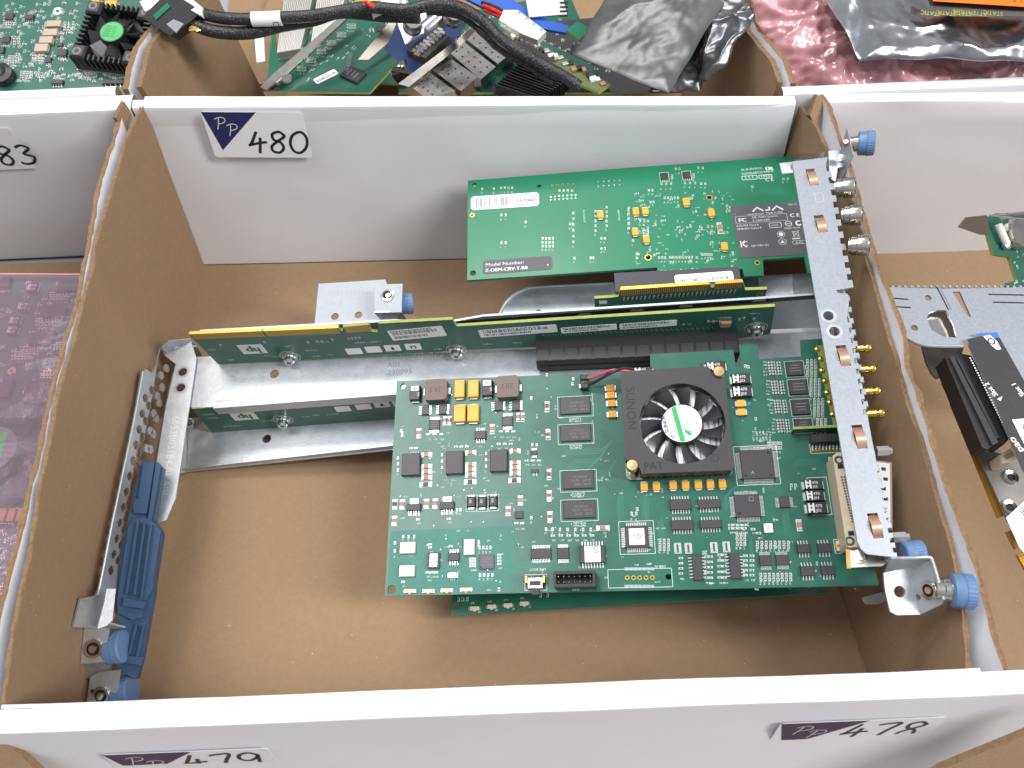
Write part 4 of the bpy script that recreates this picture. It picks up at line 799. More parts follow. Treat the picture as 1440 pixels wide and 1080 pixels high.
# the riser card itself
def riser_card(F, pts, parent, z, edge=True, label=None):
    mb = MB(); mb.prism(F, pts, z - 1.6, z, pcb3, side=pcbE); return mb.build('riser_card', parent, label=label)
P = [(265, 470), (476, 461), (478.5, 465), (482, 465), (482, 460), (519, 456.5), (522, 466), (531, 467.5), (532, 455), (636, 449.5), (642, 459), (1090, 431), (1083, 470), (1030, 477), (700, 490), (307, 512)]
o = [FH.px(*p) for p in P]; rc = riser_card(FH, o, cg, 0)
ms, mp = MB(), MB()
gf = MB()
def fingers(mb, F, p0, p1, dh, n, z, m=goldf, base=None):
    x0, y0 = F.px(*p0, z); x1, y1 = F.px(*p1, z); G = F.sub(x0, y0, z, math.atan2(y1 - y0, x1 - x0)); L = math.hypot(x1 - x0, y1 - y0)
    for k in range(n): mb.box(G, (k + .5) * L / n, -dh / 2, L / n * .62, dh, 0, .06, m)
    mb.box(G, L / 2, .15, L, .5, -1.7, .05, m)
fingers(gf, FH, (268, 470.5), (368, 466), 5.0, 32, .02); fingers(gf, FH, (371, 466), (475, 461.5), 5.0, 34, .02); fingers(gf, FH, (483.5, 460.8), (518, 458.3), 5.0, 12, .02); gf.build('gold_contacts', rc)
def hp_logo(mb, F, x, y, parent):
    a, b = F.px(x, y); mb.box(F, a, b, 13.5, 9.5, 0, .06, silk)
    mb.text(F, 'hp', a + 4.6, b + 1.5, 8.2, .11, pcb3, rot=math.pi, bold=.09, sx=.95)
hp_logo(ms, FH, 355, 491, rc)
for x, y in [(498, 494), (525, 491.5), (552, 489.5), (581, 487.5)]:
    a, b = FH.px(x, y); ms.box(FH, a, b, 8.3, 6.2, 0, .06, paper)
    if x > 540: ms.rect(FH, a, b - .4, 1.6 if x < 560 else 3, 3.0, .09, ink); 
    if x > 570: ms.rect(FH, a, b - .8, 1.6, 2.2, .1, paper)
def bsk(q, dens=1, t=''):
    def f(mb, G, w, h, z):
        barcode(mb, G, w * .06, -h * .48, w * .82, h * .3, z, 40, ink); barcode(mb, G, w * .06, -h * .84, w * .6, h * .24, z, 30, ink)
        for k in range(14): mb.rect(G, w * (.06 + k * .055), -h * .1, w * .035, h * .09, z, inkb)
    plate_label(FH, q, paper, rc, 'barcode_sticker', f, z=.1, r=.5)
bsk([(544, 465.5), (621, 458), (625, 472)]); bsk([(672, 464.5), (782, 456), (782, 466.5)]); bsk([(788, 461), (867, 455), (866, 463)]); bsk([(871, 455.5), (952, 449.5), (951, 457.5)])
for x, y in [(294, 492), (320, 506), (372, 500), (385, 501), (430, 493), (440, 501), (460, 499), (400, 487), (450, 481), (500, 482), (520, 481), (610, 491), (680, 484), (722, 482), (1000, 452), (1010, 447), (1055, 441), (960, 456)]:
    a, b = FH.px(x, y); tick(ms, FH, a, b, random.choice((4, 5, 7)), 1.3)
for i in range(34): a, b = FH.px(764 + i * 7.2, 471 - i * .32); ms.rect(FH, a, b, .6, 1.6, .07, tin); ms.rect(FH, a + 1, b - .8, .5, 1.4, .07, tin)
for x, y in [(446, 480), (453, 480), (433, 481), (467, 477), (490, 476), (495, 475.5), (500, 475), (505, 474.5), (996, 452), (1003, 452), (1040, 449), (1046, 447), (1060, 448), (310, 485), (372, 481)]: a, b = FH.px(x, y); part0402(mp, FH, a, b, True, 1.2)
a, b = FH.px(1019.5, 454); mp.box(FH, a, b, 4.5, 4, .1, 1.6, brownc, .2); mp.box(FH, a, b, 6, 3.4, .05, 1, tin)
def ringscrew(F, x, y, parent, r=3.0):
    a, b = F.px(x, y); ms.ring(F, a, b, 5.2, 5.5, .06, silk, 28); ms.ring(F, a, b, 3.4, 4.3, .06, tin, 24); mb = MB()
    mb.lathe(F, [(4.0, .05), (4.0, .8), (3.0, 1.0), (3.0, 3.4), (2.4, 4.2), (.01, 4.3)], steel, 20, a, b)
    for t in (0, math.pi / 2): mb.box(F, a, b, 2.6, .6, 4.25, 4.36, dark, 0, t + .4)
    mb.build('screw', parent)
for x, y in [(408, 501), (642, 492), (1063, 461)]: ringscrew(FH, x, y, cg)
ms.build('silkscreen', rc, kind='stuff'); mp.build('small_components', rc, kind='stuff')
# long black slot towards the viewer
def slot(F, xl, xr, yt, zb, zt, hgt, n, parent, m=blackp):
    mb = MB(); mb.box(F, (xl + xr) / 2, yt - hgt / 2, xr - xl, hgt, zb, zt, m, .3)
    for k in range(n): mb.box(F, lerp(xl, xr, (k + .5) / n), yt - .1, (xr - xl) / n * .82, .7, lerp(zb, zt, .48), lerp(zb, zt, .97), blackf, .12)
    mb.box(F, (xl + xr) / 2, yt - hgt / 2, xr - xl - 3, 1.8, zt, zt + .03, dark)
    k_ = int((xr - xl) / 1.05)
    for k in range(k_): mb.box(F, xl + 1.5 + k * (xr - xl - 3) / k_, yt - hgt * .12, .5, .4, zt - .1, zt + .25, blackf)
    return mb.build('card_slot', parent)
xl, yt = FH.px(753, 475); xr, yr = FH.px(1036, 466)
slot(FH, xl, xr, (yt + yr) / 2 - .2, 0, 13, 10, 14, rc)
# second riser card behind the wall with its slot away from the viewer
O2 = bp(872, 408, 89); E2 = bp(1045, 397, 95); FR = Frame(O2, FH.U, FH.V)
r2 = MB(); o = [FR.px(*p) for p in [(836, 423), (836, 420), (858, 418.5), (870, 417), (872, 408), (998, 400), (1000, 404), (1004, 404), (1006, 400), (1045, 397.5), (1048, 408), (1079, 407)]]; xm = [o[-1][0], -25]; o = o + [(o[-1][0], o[-1][1] - 12), (o[0][0], o[0][1] - 12)]
r2.prism(FR, o, -1.6, 0, pcb3, side=pcbE); r2o = r2.build('riser_card', cg)
g2 = MB(); fingers(g2, FR, (873, 408), (997, 400), 4.6, 44, .02); fingers(g2, FR, (1006, 399.6), (1044, 397.2), 4.6, 13, .02)
for i in range(27): a, b = FR.px(877 + i * 6.0, 421.5 - i * .42, .3); g2.rect(FR, a, b, .7, 2.6, .1, tin); g2.cyl(FR, a + .2, b + 1.5, .4, .1, .5, tin, 8)
a, b = FR.px(1068, 414); g2.ring(FR, a, b, .8, 1.6, .05, gold); a, b = FR.px(848, 425); g2.box(FR, a, b, 4, 3, .05, .12, silk)
g2.build('gold_contacts', r2o)
s2 = MB(); xl, yt = FR.px(865, 391, -4); xr, _ = FR.px(1047, 379, -4)
s2.box(FR, (xl + xr) / 2, FR.px(955, 392, -8)[1] - 4, xr - xl, 8, -13.5, -1.6, mat('slot_plastic', (.045, .045, .052), .5), .3); s2o = s2.build('card_slot', r2o)
ty = FR.px(955, 392, -8)[1]; FT = Frame(FR.pt(xl, ty, -1.6), FR.U, -FR.N)
def f5(mb, G, w, h, z):
    mb.text(G, 'CT:PAWNVA9WZ1F7TG', w * .84, -h * .14, h * .26, z, inkb, rot=math.pi, sx=.9); barcode(mb, G, w * .08, -h * .86, w * .82, h * .36, z, 40, ink)
plate_label(FT, [(948, 387), (1030, 381), (1031, 394)], paper, s2o, 'barcode_sticker', f5, z=.1, r=.9)
# back flange of the cage with its rounded end
pz = lambda x: 50 + (x - 700) * .03
P = [(700, 446), (706, 432), (716, 419), (733, 408), (756, 403), (1138, 384), (1150, 420), (1150, 440), (900, 460)]
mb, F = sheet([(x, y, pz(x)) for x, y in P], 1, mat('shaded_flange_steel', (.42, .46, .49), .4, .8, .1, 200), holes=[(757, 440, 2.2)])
cr_ = [(702, 444), (708, 431), (718, 419), (734, 409.5), (757, 404.5), (862, 399.5)]
mb.tube([F.pt(*F.px(*p), .6) for p in cr_], .7, galv, 8, 4); mb.build('back_flange', cg)
mb, F = sheet([(1066, 388, 62), (1114, 385, 64), (1116, 418, 63), (1068, 421, 61)], 1, galv); mb.build('back_plate', cg)
mb, F = sheet([(1085, 432, 56), (1155, 423, 60), (1160, 500, 60), (1080, 470, 54)], 1, galvd, holes=[(1126, 454, 3)]); mb.ring(F, *F.px(1126, 446), 3, 5, .1, zinc); mb.build('gusset', cg)
mb = MB(); a, b = F.px(1126, 445); mb.lathe(F, [(5.5, 0), (5.2, .8), (2.8, 1.0), (2.4, 2.2), (.01, 2.4)], galvd, 20, a, b); mb.build('screw', cg)
# upper-left tab with the embossed number and square post
mb, F = sheet([(448, 399, 45), (542, 393, 48), (560, 452, 48), (442, 460, 45)], 1.0, mat('matt_zinc', (.36, .39, .42), .6, .3, .05, 300), holes=[(471, 445, 2.2), (504, 443, 2.2)]); ptext(mb, F, '6053B03183-D', 461, 416, 4.6, stamp, (540, 411)); ptext(mb, F, 'A02', 463, 430, 4.4, stamp, (540, 425)); mb.build('mounting_tab', cg)
mb, F = sheet([(527, 400, 58), (566, 399, 60), (564.5, 439, 58), (526.5, 440, 56)], 1.0, MATS['matt_zinc'], holes=[]); mb.lathe(F, [(3.4, 0), (3.4, .8), (2.4, 1.0), (2.2, .1)], nickel, 20, *F.px(545.5, 416), cap=False); mb.cyl(F, *F.px(545.5, 416), 2.2, .02, .1, dark)
mb.lathe(F, [(1.3, 0), (1.3, .8), (.01, .9)], steel, 12, *F.px(546, 416)); mb.build('mounting_post', cg)
mb, F = sheet([(526.5, 440, 56), (564.5, 439, 58), (571, 450, 44), (538, 453, 43)], 1.0, galvd); mb.build('mounting_post', cg)
def knob(c, ax, r, L, parent, shaft=None, m=bluek, rs=.6, name='thumbscrew'):
    ax = nrm(ax); F = Frame(c, np.cross(ax, (.1, .2, 1)), np.cross(ax, np.cross(ax, (.1, .2, 1)))); 
    if F.N @ ax < 0: F = Frame(c, F.V, F.U)
    mb = MB(); mb.lathe(F, [(r * .86, 0), (r * .98, .5), (r, 1), (r, L * .55)], m, 32)
    n = 60; vs = []
    for z, k in ((L * .5, 1.0), (L * .55, 1.05), (L * .93, 1.03), (L, .92)):
        for i in range(n): a = 2 * math.pi * i / n; q = r * k * (1 - (.035 if i % 2 else 0)); vs.append(F.pt(q * math.cos(a), q * math.sin(a), z))
    mb.add(vs, [(l * n + i, l * n + (i + 1) % n, (l + 1) * n + (i + 1) % n, (l + 1) * n + i) for l in range(3) for i in range(n)] + [tuple(range(3 * n, 4 * n))], m)
    k = mb.build(name, parent)
    if shaft: mb = MB(); mb.lathe(F, [(r * rs, -shaft), (r * rs, -shaft * .5), (r * rs * 1.12, -shaft * .45), (r * rs * 1.12, .2)], nickel, 24); mb.build('shaft', k)
    return k
knob(bp(563, 428, 49), (.9, .1, -.1), 5.5, 7, cg)
# grey slotted top plate of the end bracket
FK = quadframe((1114, 226, 113), (1210, 776, 95), (1164, 221, 114.5))
def K(x, y, h=0): return FK.px(x, y, h)
clips = [(1132.5, 238, 1150, 262), (1144, 303, 1163, 328), (1175, 486, 1195, 516), (1197, 598, 1218, 632), (1219, 722, 1240, 758)]
left = [(1114, 227), (1176, 590), (1206, 762), (1211, 772), (1219, 779)]
rt_ = [(1262, 785), (1254, 744), (1239, 672), (1228, 640), (1222, 590)]
out = [K(*p) for p in left + rt_]
# toothed right edge
def teeth(p0, p1, n, dp): 
    L = []
    for k in range(n):
        for a, b in ((0, 0), (.5, 0), (.5, 1), (1, 1)):
            t = (k + a) / n; x, y = lerp(p0[0], p1[0], t), lerp(p0[1], p1[1], t); u, v = K(x, y); L.append((u - (dp if b else 0), v))
    return L
out = [K(*p) for p in left] + teeth((1262, 784), (1241, 672), 8, 1.7) + [K(1231, 640), K(1226, 618)] + teeth((1221, 590), (1196, 446), 10, 1.5) + [K(1194, 425), K(1192, 413), K(1178, 412), K(1176, 408), K(1200, 404)] + teeth((1200, 402), (1167, 232), 10, 2.0) + [K(1164, 221)]
hs_ = [[K(*q) for q in ((a, b), (c, b), (c, d), (a, d))] for a, b, c, d in [(x0, y0, lerp(x0, x1, .8), y0 + 4) for x0, y0, x1, y1 in clips]]
hs_ = []
for x0, y0, x1, y1 in clips:
    u0, v0 = K(x0, y0); u1, v1 = K(lerp(x0, x1, .72), y0); w_ = u1 - u0; d_ = abs(K(x0, y1)[1] - v0); sh = K(x0 + (y1 - y0) * .17, y1)[0]; hs_.append([(u0, v0), (u0 + w_, v0), (u0 + w_ + .3, v0 - d_), (u0 + .3, v0 - d_)])
hs_ += [circ(*K(1165, 444), 2.3), circ(*K(1173.5, 466), 2.3)]
pk = MB(); pk.prism(FK, out, -1.1, 0, zinc, hs_, side=galv)
for x, y in ((1165, 444), (1173.5, 466)): a, b = K(x, y); pk.ring(FK, a, b, 2.4, 3.6, .03, galv)
a, b = K(1152, 278); pk.outl(FK, a, b, 3.8, 5.2, .05, galv, .6); pko = pk.build('top_plate', cg)
for (x0, y0, x1, y1), h_ in zip(clips, hs_):
    mb = MB(); (u0, v0), (u1, _), _, (_, v1) = h_; n = 10; vs = []
    for i in range(n + 1):
        t = i / n; v = lerp(v0 - .9, v1 + .2, t); z = -.8 + 2.2 * math.sin(math.pi * min(1, t * 1.02)) ** .8
        for u in (u0 + .15, u1 - .15): vs.append(FK.pt(u + .35 * t, v, z))
        for u in (u0 + .15, u1 - .15): vs.append(FK.pt(u + .35 * t, v, z - .3))
    mb.add(vs, [(i * 4, i * 4 + 4, i * 4 + 5, i * 4 + 1) for i in range(n)] + [(i * 4 + 2, i * 4 + 3, i * 4 + 7, i * 4 + 6) for i in range(n)] + [(i * 4, i * 4 + 2, i * 4 + 6, i * 4 + 4) for i in range(n)] + [(i * 4 + 1, i * 4 + 5, i * 4 + 7, i * 4 + 3) for i in range(n)], copper)
    mb.build('spring_clip', cg)
# upright rear face under the plate's right edge, EMI fingers
a, b = K(1164, 221); c, d = K(1262, 784); rf = MB(); G = FK.sub(a, b, 0, math.atan2(d - b, c - a)); L = math.hypot(c - a, d - b)
rf.box(G, L / 2, -2.2, L, .8, -19, -2.2, galvd); 
for k in range(34):
    t = (k + .5) / 34; u = t * L
    if .30 < t < .36 or .68 < t < .78: continue
    rf.box(G, u, -.6 - 1.0, L / 34 * .5, 2.2, -3.4, -1.3, zinc, .3)
rf.build('rear_face', cg)
# top-left corner strip of nickel bracket
mb, F = sheet([(1118, 225, 111.5), (1158, 219, 113), (1160, 214, 108), (1120, 217, 107)], .8, nickel); mb.build('card_bracket', bc)
mb, F = sheet([(1165, 212, 108), (1200, 209, 108), (1196, 232, 104), (1178, 236, 104), (1175, 256, 102), (1167, 250, 104)], 1, zinc); mb.build('end_tab', cg)
mb, F = sheet([(1191, 180, 118), (1199, 218, 110), (1181, 256, 100), (1179, 222, 104)], 1.1, zinc); mb.build('end_tab', cg)
mb = MB(); F = frame3([bp(1178, 222, 108), bp(1190, 222, 109), bp(1184, 236, 107)]); mb.lathe(F, [(1.4, 0), (1.8, 3.2), (.01, 3.4)], nickel, 14, *F.px(1183, 226)); mb.cyl(F, *F.px(1189, 203), 1.3, 0, 3, copper, 12); mb.build('screw', cg)
AX = bp(1345, 828, 105) - bp(1320, 825, 103.5)
knob(bp(1206, 202, 112), bp(1229, 201, 114) - bp(1206, 202, 112), 5.9, 8, cg, 4)
# connectors
def conn(F_or, c, ax, prof, m, parent, name, n=22, lugs=0):
    ax = nrm(ax); U = nrm(np.cross(ax, (0, .3, 1))); F = Frame(c, U, np.cross(ax, U)); mb = MB(); mb.lathe(F, prof, m, n)
    if lugs: mb.box(F, 0, 0, prof[-1][0] * 2 + 1.4, 1.4, prof[-1][1] - 2.6, prof[-1][1] - 1.2, m, .3); mb.ring(F, 0, 0, 1.5, 3.6, prof[-1][1] + .02, dark)
    return mb.build(name, parent)
for x, y in [(1174, 265), (1184, 303.5), (1194, 346)]:
    c = bp(x, y, 109); e = bp(x + 29, y - 1.5, 112.5); L = np.linalg.norm(e - c)
    conn(0, c, e - c, [(3.8, 0), (3.8, L * .1), (4.5, L * .14), (4.5, L * .4), (5.0, L * .44), (5.0, L * .94), (4.7, L)], nickel, bc, 'video_connector', 28, 1)
for x, y in [(1200, 490.5), (1207, 520), (1213, 551), (1218.5, 582)]:
    c = bp(x, y, 96); e = bp(x + 25, y - 1.2, 99); L = np.linalg.norm(e - c)
    conn(0, c, e - c, [(1.9, 0), (1.9, L * .1), (1.75, L * .12), (1.75, L * .62), (1.3, L * .66), (1.3, L * .72), (2.0, L * .76), (2.0, L * .9), (1.6, L)], gold, vc, 'coaxial_connector', 18)
# DVI shell outside
O = bp(1240, 653, 90); FD = quadframe((1232, 650, 91), (1250, 738, 89), (1249, 652, 91.5)); a, b = FD.px(1241, 694)
mb = MB(); mb.box(FD, a, b, 8.5, 30, -9, 0, mat('shell_steel', (.62, .61, .58), .35, .8), 1.2)
for k in range(6): mb.box(FD, a + .5 + (k % 2) * .8, b + 11 - k * 4.4, 1.8, 1.5, -.1, .05, dark)
mb.build('video_shell', vc)
for x, y in ((1232, 635), (1255, 756)): c = bp(x, y, 90); conn(0, c, (1, -.05, .12), [(2.4, 0), (2.4, 5), (1.6, 5.2), (1.6, 6.5)], tin, vc, 'standoff', 6)
# nickel foot of the card bracket at the bottom and cage corner
mb, F = sheet([(1191, 774, 84), (1240, 776, 88), (1256, 786, 90), (1240, 796, 88), (1197, 798, 84)], .9, nickel); mb.lathe(F, [(3, 0), (3, .8), (2, 1), (1.8, 2), (.01, 2.1)], nickel, 20, *F.px(1210, 783)); mb.box(F, *F.px(1193, 786), 1.6, 8, -.4, .3, tant); mb.build('card_bracket', vc)
mb, F = sheet([(1243, 806, 97), (1279, 797, 97), (1294, 864, 92), (1262, 865, 92), (1252, 860, 92.5), (1245, 830, 95)], 1.2, galv, holes=[(1265, 832, 2.3)]); mb.build('corner_bracket', cg)
mb, F = sheet([(1279, 797, 97), (1310, 787, 108), (1327, 842, 104), (1324, 850, 103), (1294, 864, 92)], 1.2, galv, holes=[(1291, 840, 1.2)]); a, b = F.px(1306.5, 830); mb.lathe(F, [(3.7, 0), (3.6, .9), (2.5, .7), (2.4, .05)], nickel, 22, a, b, cap=False); mb.cyl(F, a, b, 2.4, .02, .06, dark); mb.lathe(F, [(1.4, 0), (1.3, .9), (.01, 1)], copper, 14, a, b); mb.build('corner_bracket', cg)
mb, F = sheet([(1254, 786, 100), (1305, 784, 108), (1312, 792, 106), (1279, 798, 98), (1244, 806, 97)], 1, galvd); mb.build('corner_bracket', cg)
mb = MB(); mb.tube([bp(1254, 786, 101), bp(1290, 784.5, 107), bp(1306, 784, 109), bp(1312, 792, 108), bp(1327, 843, 105)], .7, galv, 8, 4); mb.build('rolled_edge', cg)
knob(bp(1336, 830, 104), bp(1362, 832, 105) - bp(1336, 830, 104), 6.5, 8.2, cg, 5.5, rs=.62)
knob(bp(1270, 779, 90), (1, 0, .1), 5, 8, cg)
# ============================================================ left leg of the upper cage
hexr = 2.5
def hexes(F, rows):
    L = []
    for (x0, y0), (x1, y1), n in rows:
        for k in range(n):
            a, b = F.px(lerp(x0, x1, k / max(1, n - 1)), lerp(y0, y1, k / max(1, n - 1))); L.append([(a + hexr * math.cos(math.pi / 3 * i + .5), b + hexr * math.sin(math.pi / 3 * i + .5)) for i in range(6)])
    return L
legz = 35
Pl = [(247, 505, 27), (233, 573, 27), (213, 693, 27), (188, 830, 27), (175, 900, 27)]
flp = [(226, 488), (268, 478), (276, 503), (275, 512), (267, 567), (247, 700), (234, 731), (222, 735), (205, 725), (213, 693), (233, 573), (247, 512), (232, 500)]
mb, F = sheet([(x, y, legz + 1) for x, y in flp], 1, galv, holes=[(257, 523, 2.5), (254, 545, 2.5)])
for x, y in ((257, 523), (254, 545)): mb.ring(F, *F.px(x, y), 2.5, 3.7, .08, zinc)
ptext(mb, F, '6053B03184-01 A01', 243, 585, 5.4, mat('embossed_steel', (.72, .74, .76), .4, .6), (222, 720)); mb.build('side_flange', cg)
mb, F = sheet([(247, 512, 27), (240, 500, 27), (226, 489, 40), (221, 512, 46), (214, 525, 48), (206, 519, 50), (200, 523, 50), (188, 593, 50), (167, 693, 50), (157, 740, 50), (140, 827, 50), (134, 840, 50), (113, 843, 52), (103, 882, 52), (140, 883, 46), (156, 880, 40), (168, 850, 33), (176, 800, 30), (190, 790, 27), (213, 693, 27), (233, 573, 27)], 1.0, galv)
FX = F; 
# rebuild with holes in the same frame
mb = MB(); out_ = [F.px(x, y) for x, y, z in [(247, 512, 0), (238, 500, 0), (226, 489, 0), (221, 512, 0), (214, 525, 0), (206, 519, 0), (200, 523, 0), (188, 593, 0), (167, 693, 0), (157, 740, 0), (140, 827, 0), (134, 840, 0), (113, 843, 0), (103, 882, 0), (140, 883, 0), (158, 876, 0), (168, 850, 0), (178, 800, 0), (196, 785, 0), (213, 693, 0), (233, 573, 0)]]
hol = hexes(F, [((213, 548), (158, 785), 13), ((223, 558), (173, 768), 11), ((231, 545), (214, 625), 4)]) + hexes(F, [((228, 527), (236, 517), 2)])
hol = []
for r_, (x0, y0, x1, y1, n) in enumerate([(204.5, 560, 157, 802, 12), (213.5, 549, 166, 787, 12), (222, 557, 197, 680, 6), (229, 545, 212, 632, 5), (235, 518, 227, 528, 2)]):
    for k in range(n):
        a, b = F.px(lerp(x0, x1, k / (n - 1)), lerp(y0, y1, k / (n - 1))); hol.append([(a + hexr * math.cos(math.pi / 3 * i + .5), b + hexr * math.sin(math.pi / 3 * i + .5)) for i in range(6)])
mb.prism(F, out_, -1, 0, galv, hol, side=zinc); mb.build('perforated_side', cg)
mb = MB(); mb.tube([F.pt(*F.px(x, y), 0) for x, y in [(201, 523), (188, 593), (167, 693), (157, 740), (140, 826), (134, 839), (113, 843)]], .75, galv, 8, 3); mb.build('rolled_edge', cg)
mb, F = sheet([(226, 489, 44), (237, 480, 40), (268, 477, 34), (277, 487, 32), (284, 500, 28), (247, 507, 27)], 1, galv, holes=[]); 
for x, y in ((248, 493), (273, 491)): mb.lathe(F, [(2.6, 0), (2.2, .7), (.01, .8)], galv, 16, *F.px(x, y))
mb.build('top_tab', cg)
mb, F = sheet([(150, 828, 58), (163, 828, 56), (158, 872, 52), (150, 880, 54), (137, 884, 56), (146, 850, 58)], 1, galv); mb.build('foot_tab', cg)
mb, F = sheet([(118, 883, 44), (154, 880, 44), (147, 931, 38), (113, 934, 38)], 1.1, galv); a, b = F.px(132, 912); mb.lathe(F, [(4.4, 0), (4.2, 1), (3.0, .9), (2.8, .1)], nickel, 22, a, b, cap=False); mb.cyl(F, a, b, 2.8, .02, .08, dark); mb.lathe(F, [(2.0, 0), (1.7, 1.6), (.01, 1.7)], nickel, 16, a, b); mb.build('foot_bracket', cg)
mb, F = sheet([(112, 934, 32), (156, 930, 34), (156, 948, 28), (130, 952, 26), (109, 956, 26)], 1, galvd); mb.build('foot_bracket', cg)
mb, F = sheet([(135, 880, 50), (154, 878, 50), (176, 883, 46), (157, 884, 46)], .9, galvd); mb.build('foot_bracket', cg)
knob(bp(152, 913, 34), (1, .12, .1), 7.2, 8, cg, 5)
# blue latch
def blk(P, t, parent, name='latch', m=bluep, ch=None):
    mb, F = sheet(P, t, m); return mb, F
lt_ = blk([(200, 647, 48), (222, 650, 48), (229, 658, 46), (217, 735, 42), (226, 745, 40), (228, 752, 39), (217, 822, 36), (216, 836, 35), (200, 925, 30), (192, 955, 27), (168, 945, 28), (172, 905, 31), (165, 860, 36), (168, 790, 40), (186, 702, 46)], 5, cg)
lat = lt_[0].build('latch', cg)
F = lt_[1]
def onF(F, pts, z0, z1, m=bluep, side=None): mb = MB(); mb.prism(F, [F.px(*p, z1) for p in pts], z0, z1, m, side=side); return mb
onF(F, [(201, 650), (217, 650), (206, 722), (189, 722), (186, 712), (190, 702), (194, 702)], 0, 3.2).build('latch_plate', lat)
onF(F, [(219, 651), (226, 656), (212, 738), (207, 736)], 0, 2).build('latch_rib', lat)
onF(F, [(188, 730), (203, 727), (216, 735), (226, 746), (214, 830), (204, 845), (200, 868), (186, 872), (166, 862), (164, 850), (180, 740)], 0, 2.2).build('latch_body', lat)
for a in ([(192, 733), (196, 733), (180, 836), (176, 835)], [(202, 735), (205, 735), (191, 838), (187, 836)], [(211, 738), (214, 738), (200, 842), (197, 842)]): onF(F, [p for p in a], 2.2, 4.6).build('latch_rib', lat)
onF(F, [(174, 840), (205, 847), (201, 856), (172, 852)], 2.2, 5.5).build('latch_hook', lat)
onF(F, [(190, 878), (194, 878), (183, 922), (180, 920)], 0, 2.4).build('latch_rib', lat); onF(F, [(200, 880), (203, 880), (195, 925), (191, 924)], 0, 2.4).build('latch_rib', lat)
onF(F, [(172, 922), (202, 924), (198, 936), (176, 932)], 0, 3).build('latch_hook', lat)
# ============================================================ lower riser cage
lc = thing('riser_cage', 'lower riser cage under the other one, with its own green riser card at the left', 'riser cage', (100, 150, 2), 'server riser cages')
F0 = FH; O3 = bp(262, 663, 3.0); E3 = bp(556, 630, 14); F3 = Frame(O3, E3 - O3, np.cross((0, 0, 1.), E3 - O3))
P = [(262, 663), (556, 633), (640, 622), (700, 540), (262, 600)]
mb = MB(); mb.prism(F3, [F3.px(*p) for p in [(258, 664), (556, 632), (640, 623), (660, 560), (262, 588)]], -1, 0, galv, [circ(*F3.px(375, 617), 2.6)])
a, b = F3.px(262, 663); mb.box(F3, 75, b + .4, 150, .9, -.1, 3.4, galv, .2); mb.build('flange', lc)
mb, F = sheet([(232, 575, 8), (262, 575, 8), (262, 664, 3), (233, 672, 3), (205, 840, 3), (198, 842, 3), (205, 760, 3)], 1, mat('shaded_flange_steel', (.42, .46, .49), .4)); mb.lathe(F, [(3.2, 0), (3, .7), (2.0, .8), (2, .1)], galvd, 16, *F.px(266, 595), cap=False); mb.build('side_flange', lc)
O4 = bp(272, 574, 35); E4 = bp(566, 552, 45); up4 = np.array([0, .02, 1]); F4 = Frame(O4, E4 - O4, up4)
if F4.N[1] > 0: F4 = Frame(O4, E4 - O4, np.cross(nrm(E4 - O4), (0, 1, 0)) * -1)
if F4.V[2] < 0: F4 = Frame(F4.O, F4.U, -F4.V)
print('F4 N', F4.N, F3.N, F4.px(300, 610), F4.px(556, 588))
o = [F4.px(*p) for p in [(270, 575), (560, 552), (640, 547), (640, 580), (556, 588), (299, 609)]]
rc = riser_card(F4, o, lc, 0); ms = MB(); hp_logo(ms, F4, 343, 585, rc)
for x, y in [(482, 575), (511, 572), (537, 569), (563, 567)]:
    a, b = F4.px(x, y); ms.box(F4, a, b, 8.3, 6.2, 0, .06, paper)
    if x > 530: ms.rect(F4, a, b, 1.4, 3.0, .09, ink); ms.rect(F4, a, b - 1.3, 3, .7, .095, ink)
for x, y in [(285, 583), (293, 588), (315, 600), (330, 599), (370, 592), (425, 586), (440, 584), (460, 583), (380, 570), (470, 562), (500, 559)]: a, b = F4.px(x, y); tick(ms, F4, a, b, random.choice((4, 6, 7)), 1.3)
a, b = F4.px(436, 563); ms.box(F4, a, b, 4, 2, .1, 1, blackp)
ringscrew(F4, 398, 590, lc); ms.build('silkscreen', rc, kind='stuff')
# its board peeping out below the big one
FLW = quadframe((650, 760, 20), (640, 866, 18), (1175, 740, 30))
lw = thing('circuit_board', 'dark green circuit board peeping out below the large board with the fan', 'circuit board', (250, 60, 20))
mb = MB(); mb.prism(FLW, [FLW.px(*p) for p in [(655, 600), (634, 866), (1165, 833), (1160, 590)]], -1.6, 0, pcb3, [circ(*FLW.px(642, 852.5), 1.7)], side=trace); mb.build('board', lw)
ms, mp = MB(), MB()
for x, y in [(667, 855.5), (691, 853), (714, 851), (737, 848.5)]:
    mb = MB(); cx, cy, W, D = FLW.bb(x - 6, y - 2.8, x + 6, y + 2.8, .8); mb.box(FLW, cx, cy, W * 1.4, D * .8, .05, .35, tin); mb.box(FLW, cx, cy, W, D, .1, .9, cream, .15); mb.box(FLW, cx, cy - D * .5, W * .3, D * .5, .05, .6, cream); mb.build('indicator_lamp', lw)
    tick(ms, FLW, *FLW.px(x + 6, y + 5), 2, .9); tick(ms, FLW, *FLW.px(x - 5, y - 7), 3, .9)
for x in (645, 651, 657, 760, 770): part0402(mp, FLW, *FLW.px(x, 843 - (x - 645) * .05), True, 1.2)
for _ in range(40): tick(ms, FLW, *FLW.px(random.uniform(760, 1150), random.uniform(815, 826)), 3, .9)
ms.build('silkscreen', lw, kind='stuff'); mp.build('small_components', lw, kind='stuff')
mb, F = sheet([(1213, 840, 40), (1243, 832, 42), (1246, 845, 40), (1236, 850, 39), (1217, 850, 38), (1212, 842, 39)], 1, mat('shaded_flange_steel', (.4, .4, .4))); mb.build('corner_tab', lc)
